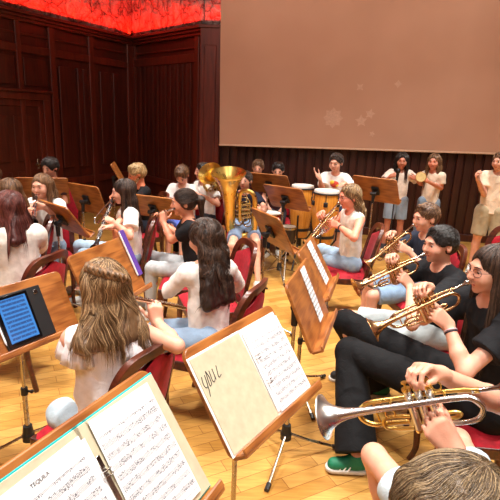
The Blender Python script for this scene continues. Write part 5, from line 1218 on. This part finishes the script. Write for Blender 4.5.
# girl with glasses
hy = 188; hd = PZ(492, 271, 1.23); mo = hd + yd(hy) * .104 - A(0, 0, .052); e = reach(364, 331, mo, .49); tp, M = trumpet(mo, e - mo, (0, 0, 1), 'dark brass trumpet of the girl with glasses and long dark hair', mBRASS2(), mBRASS2())
d = person('girl with glasses, long dark hair, black T-shirt and wide black trousers, playing a trumpet', hd, hy, ty=196, ly=166, hp=6, bs=.98, h=.0045, lean=8, glasses=True, group=GP, shirt=dict(c=BK, loose=.014, folds=.008), pants=dict(c=srgb(17, 17, 19), loose=.02, flare=.05), shoes=srgb(16, 120, 84),
    hair=H(DKB, st='long', len=.40, n=4200, sl=.44, wave=.07, r=.0013, th=.010, tip=.03), arms=tr_arms(tp, M, le=PZ(465, 372, .84)),
    legs=dict(L=dict(knee=PZ(350, 352, .53), ank=PZ(356, 456, .10), toe=A(-1, -.02, 0)), R=dict(knee=PZ(345, 322, .54), ank=PZ(380, 384, .10), toe=A(-1, .1, 0))))
w = d['wr']['L'] * .88 + d['el']['L'] * .12; u = nrm(d['wr']['L'] - d['el']['L'])
for k, cl_ in enumerate((srgb(220, 190, 196), srgb(40, 34, 48))):
    m = MB(); m.tube([w - u * .009 * k + frame(u) @ A(.027 * math.cos(a), 0, .027 * math.sin(a)) for a in np.linspace(0, 2 * math.pi, 25)], .0036, 6); m.build('bracelet', plain(cl_, .5), d['root'], off=d['base'])
a = d['ank']['L']; z0 = .01
for k in range(3):
    m = MB(); x = a[0] - .035 - .022 * k; m.tube(bez([A(x - .012, a[1] - .044 + .004 * k, .032), A(x, a[1] - .040 + .004 * k, .052), A(x + .012, a[1] - .028 + .003 * k, .074)], 4), .0045, 6); m.build('shoe_stripe', plain(srgb(236, 236, 232), .5), d['root'], off=d['base'])
chair(A(d['hip'][0] + .02, d['hip'][1], 0), 172, 'red chair under the girl with glasses')
# player of the silver trumpet, head beyond the right edge
r1 = ray(322, 413); be = _C + r1 * (1.37 / (r1 @ _fw)); r2 = ray(508, 386); mo = reach(508, 386, be, .485, True)
tp, M = trumpet(mo, be - mo + A(0, 0, .0), (0, 0, 1), 'silver trumpet with gold trim in the foreground, bell pointing left', metalmat(srgb(236, 236, 234), .26), mBRASS())
hy = math.degrees(math.atan2((be - mo)[1], (be - mo)[0])); hd = mo - yd(hy) * .104 + A(0, 0, .054)
d = person('boy with black T-shirt and light denim shorts holding the silver trumpet at the right', hd, hy, ty=hy + 4, ly=hy - 12, hp=6, bs=.95, h=.004, lean=2, group=GP, shirt=dict(c=srgb(34, 36, 42)), pants=dict(c=srgb(196, 216, 222), len='short', denim=True, f=.78),
    hair=H(DKB, st='short', n=900), arms=tr_arms(tp, M, lp=A(-.1, -.25, -1.2), re=mo + M @ A(.22, .0, -.20)), legs=dict(L=dict(knee=PZ(374, 456, .50), ank=PZ(388, 545, .09)), R=dict(knee=PZ(458, 440, .50))))
chair(A(d['hip'][0] + .05, d['hip'][1], 0), hy - 10, 'red chair of the silver trumpet\'s player')
# boy right in front of us
hd = PZ(447, 525, 1.17)
d = person('nearest boy, only the top of his tousled light brown hair showing', hd, 186, hp=20, bs=.9, h=.006, lean=6, group=GP, shirt=dict(c=srgb(60, 62, 70)), pants=dict(c=DEN, len='short', denim=True),
    hair=dict(st='short', c=srgb(96, 76, 54), hi=srgb(168, 142, 104), n=15000, r=.0006, sl=.10, comb=(.35, .8, -.1), crown=(.0, -.075, .10), th=.016, jit=.007, wave=.25))
chair(A(d['hip'][0], d['hip'][1], 0), 186, 'chair under the nearest boy')
# empty chairs
chair(A(-.22, 3.50, 0), 200, 'empty red chair standing behind the girl with long wavy hair')
chair(A(2.40, 4.42, 0), 222, 'empty red chair with rounded back in front of the person in khaki shorts')
chair(A(1.95, 3.75, 0), 200, 'empty red chair right of the short-haired boy in black')
chair(A(-1.62, 2.05, 0), 178, 'wooden chair at the left edge beyond the tablet stand')
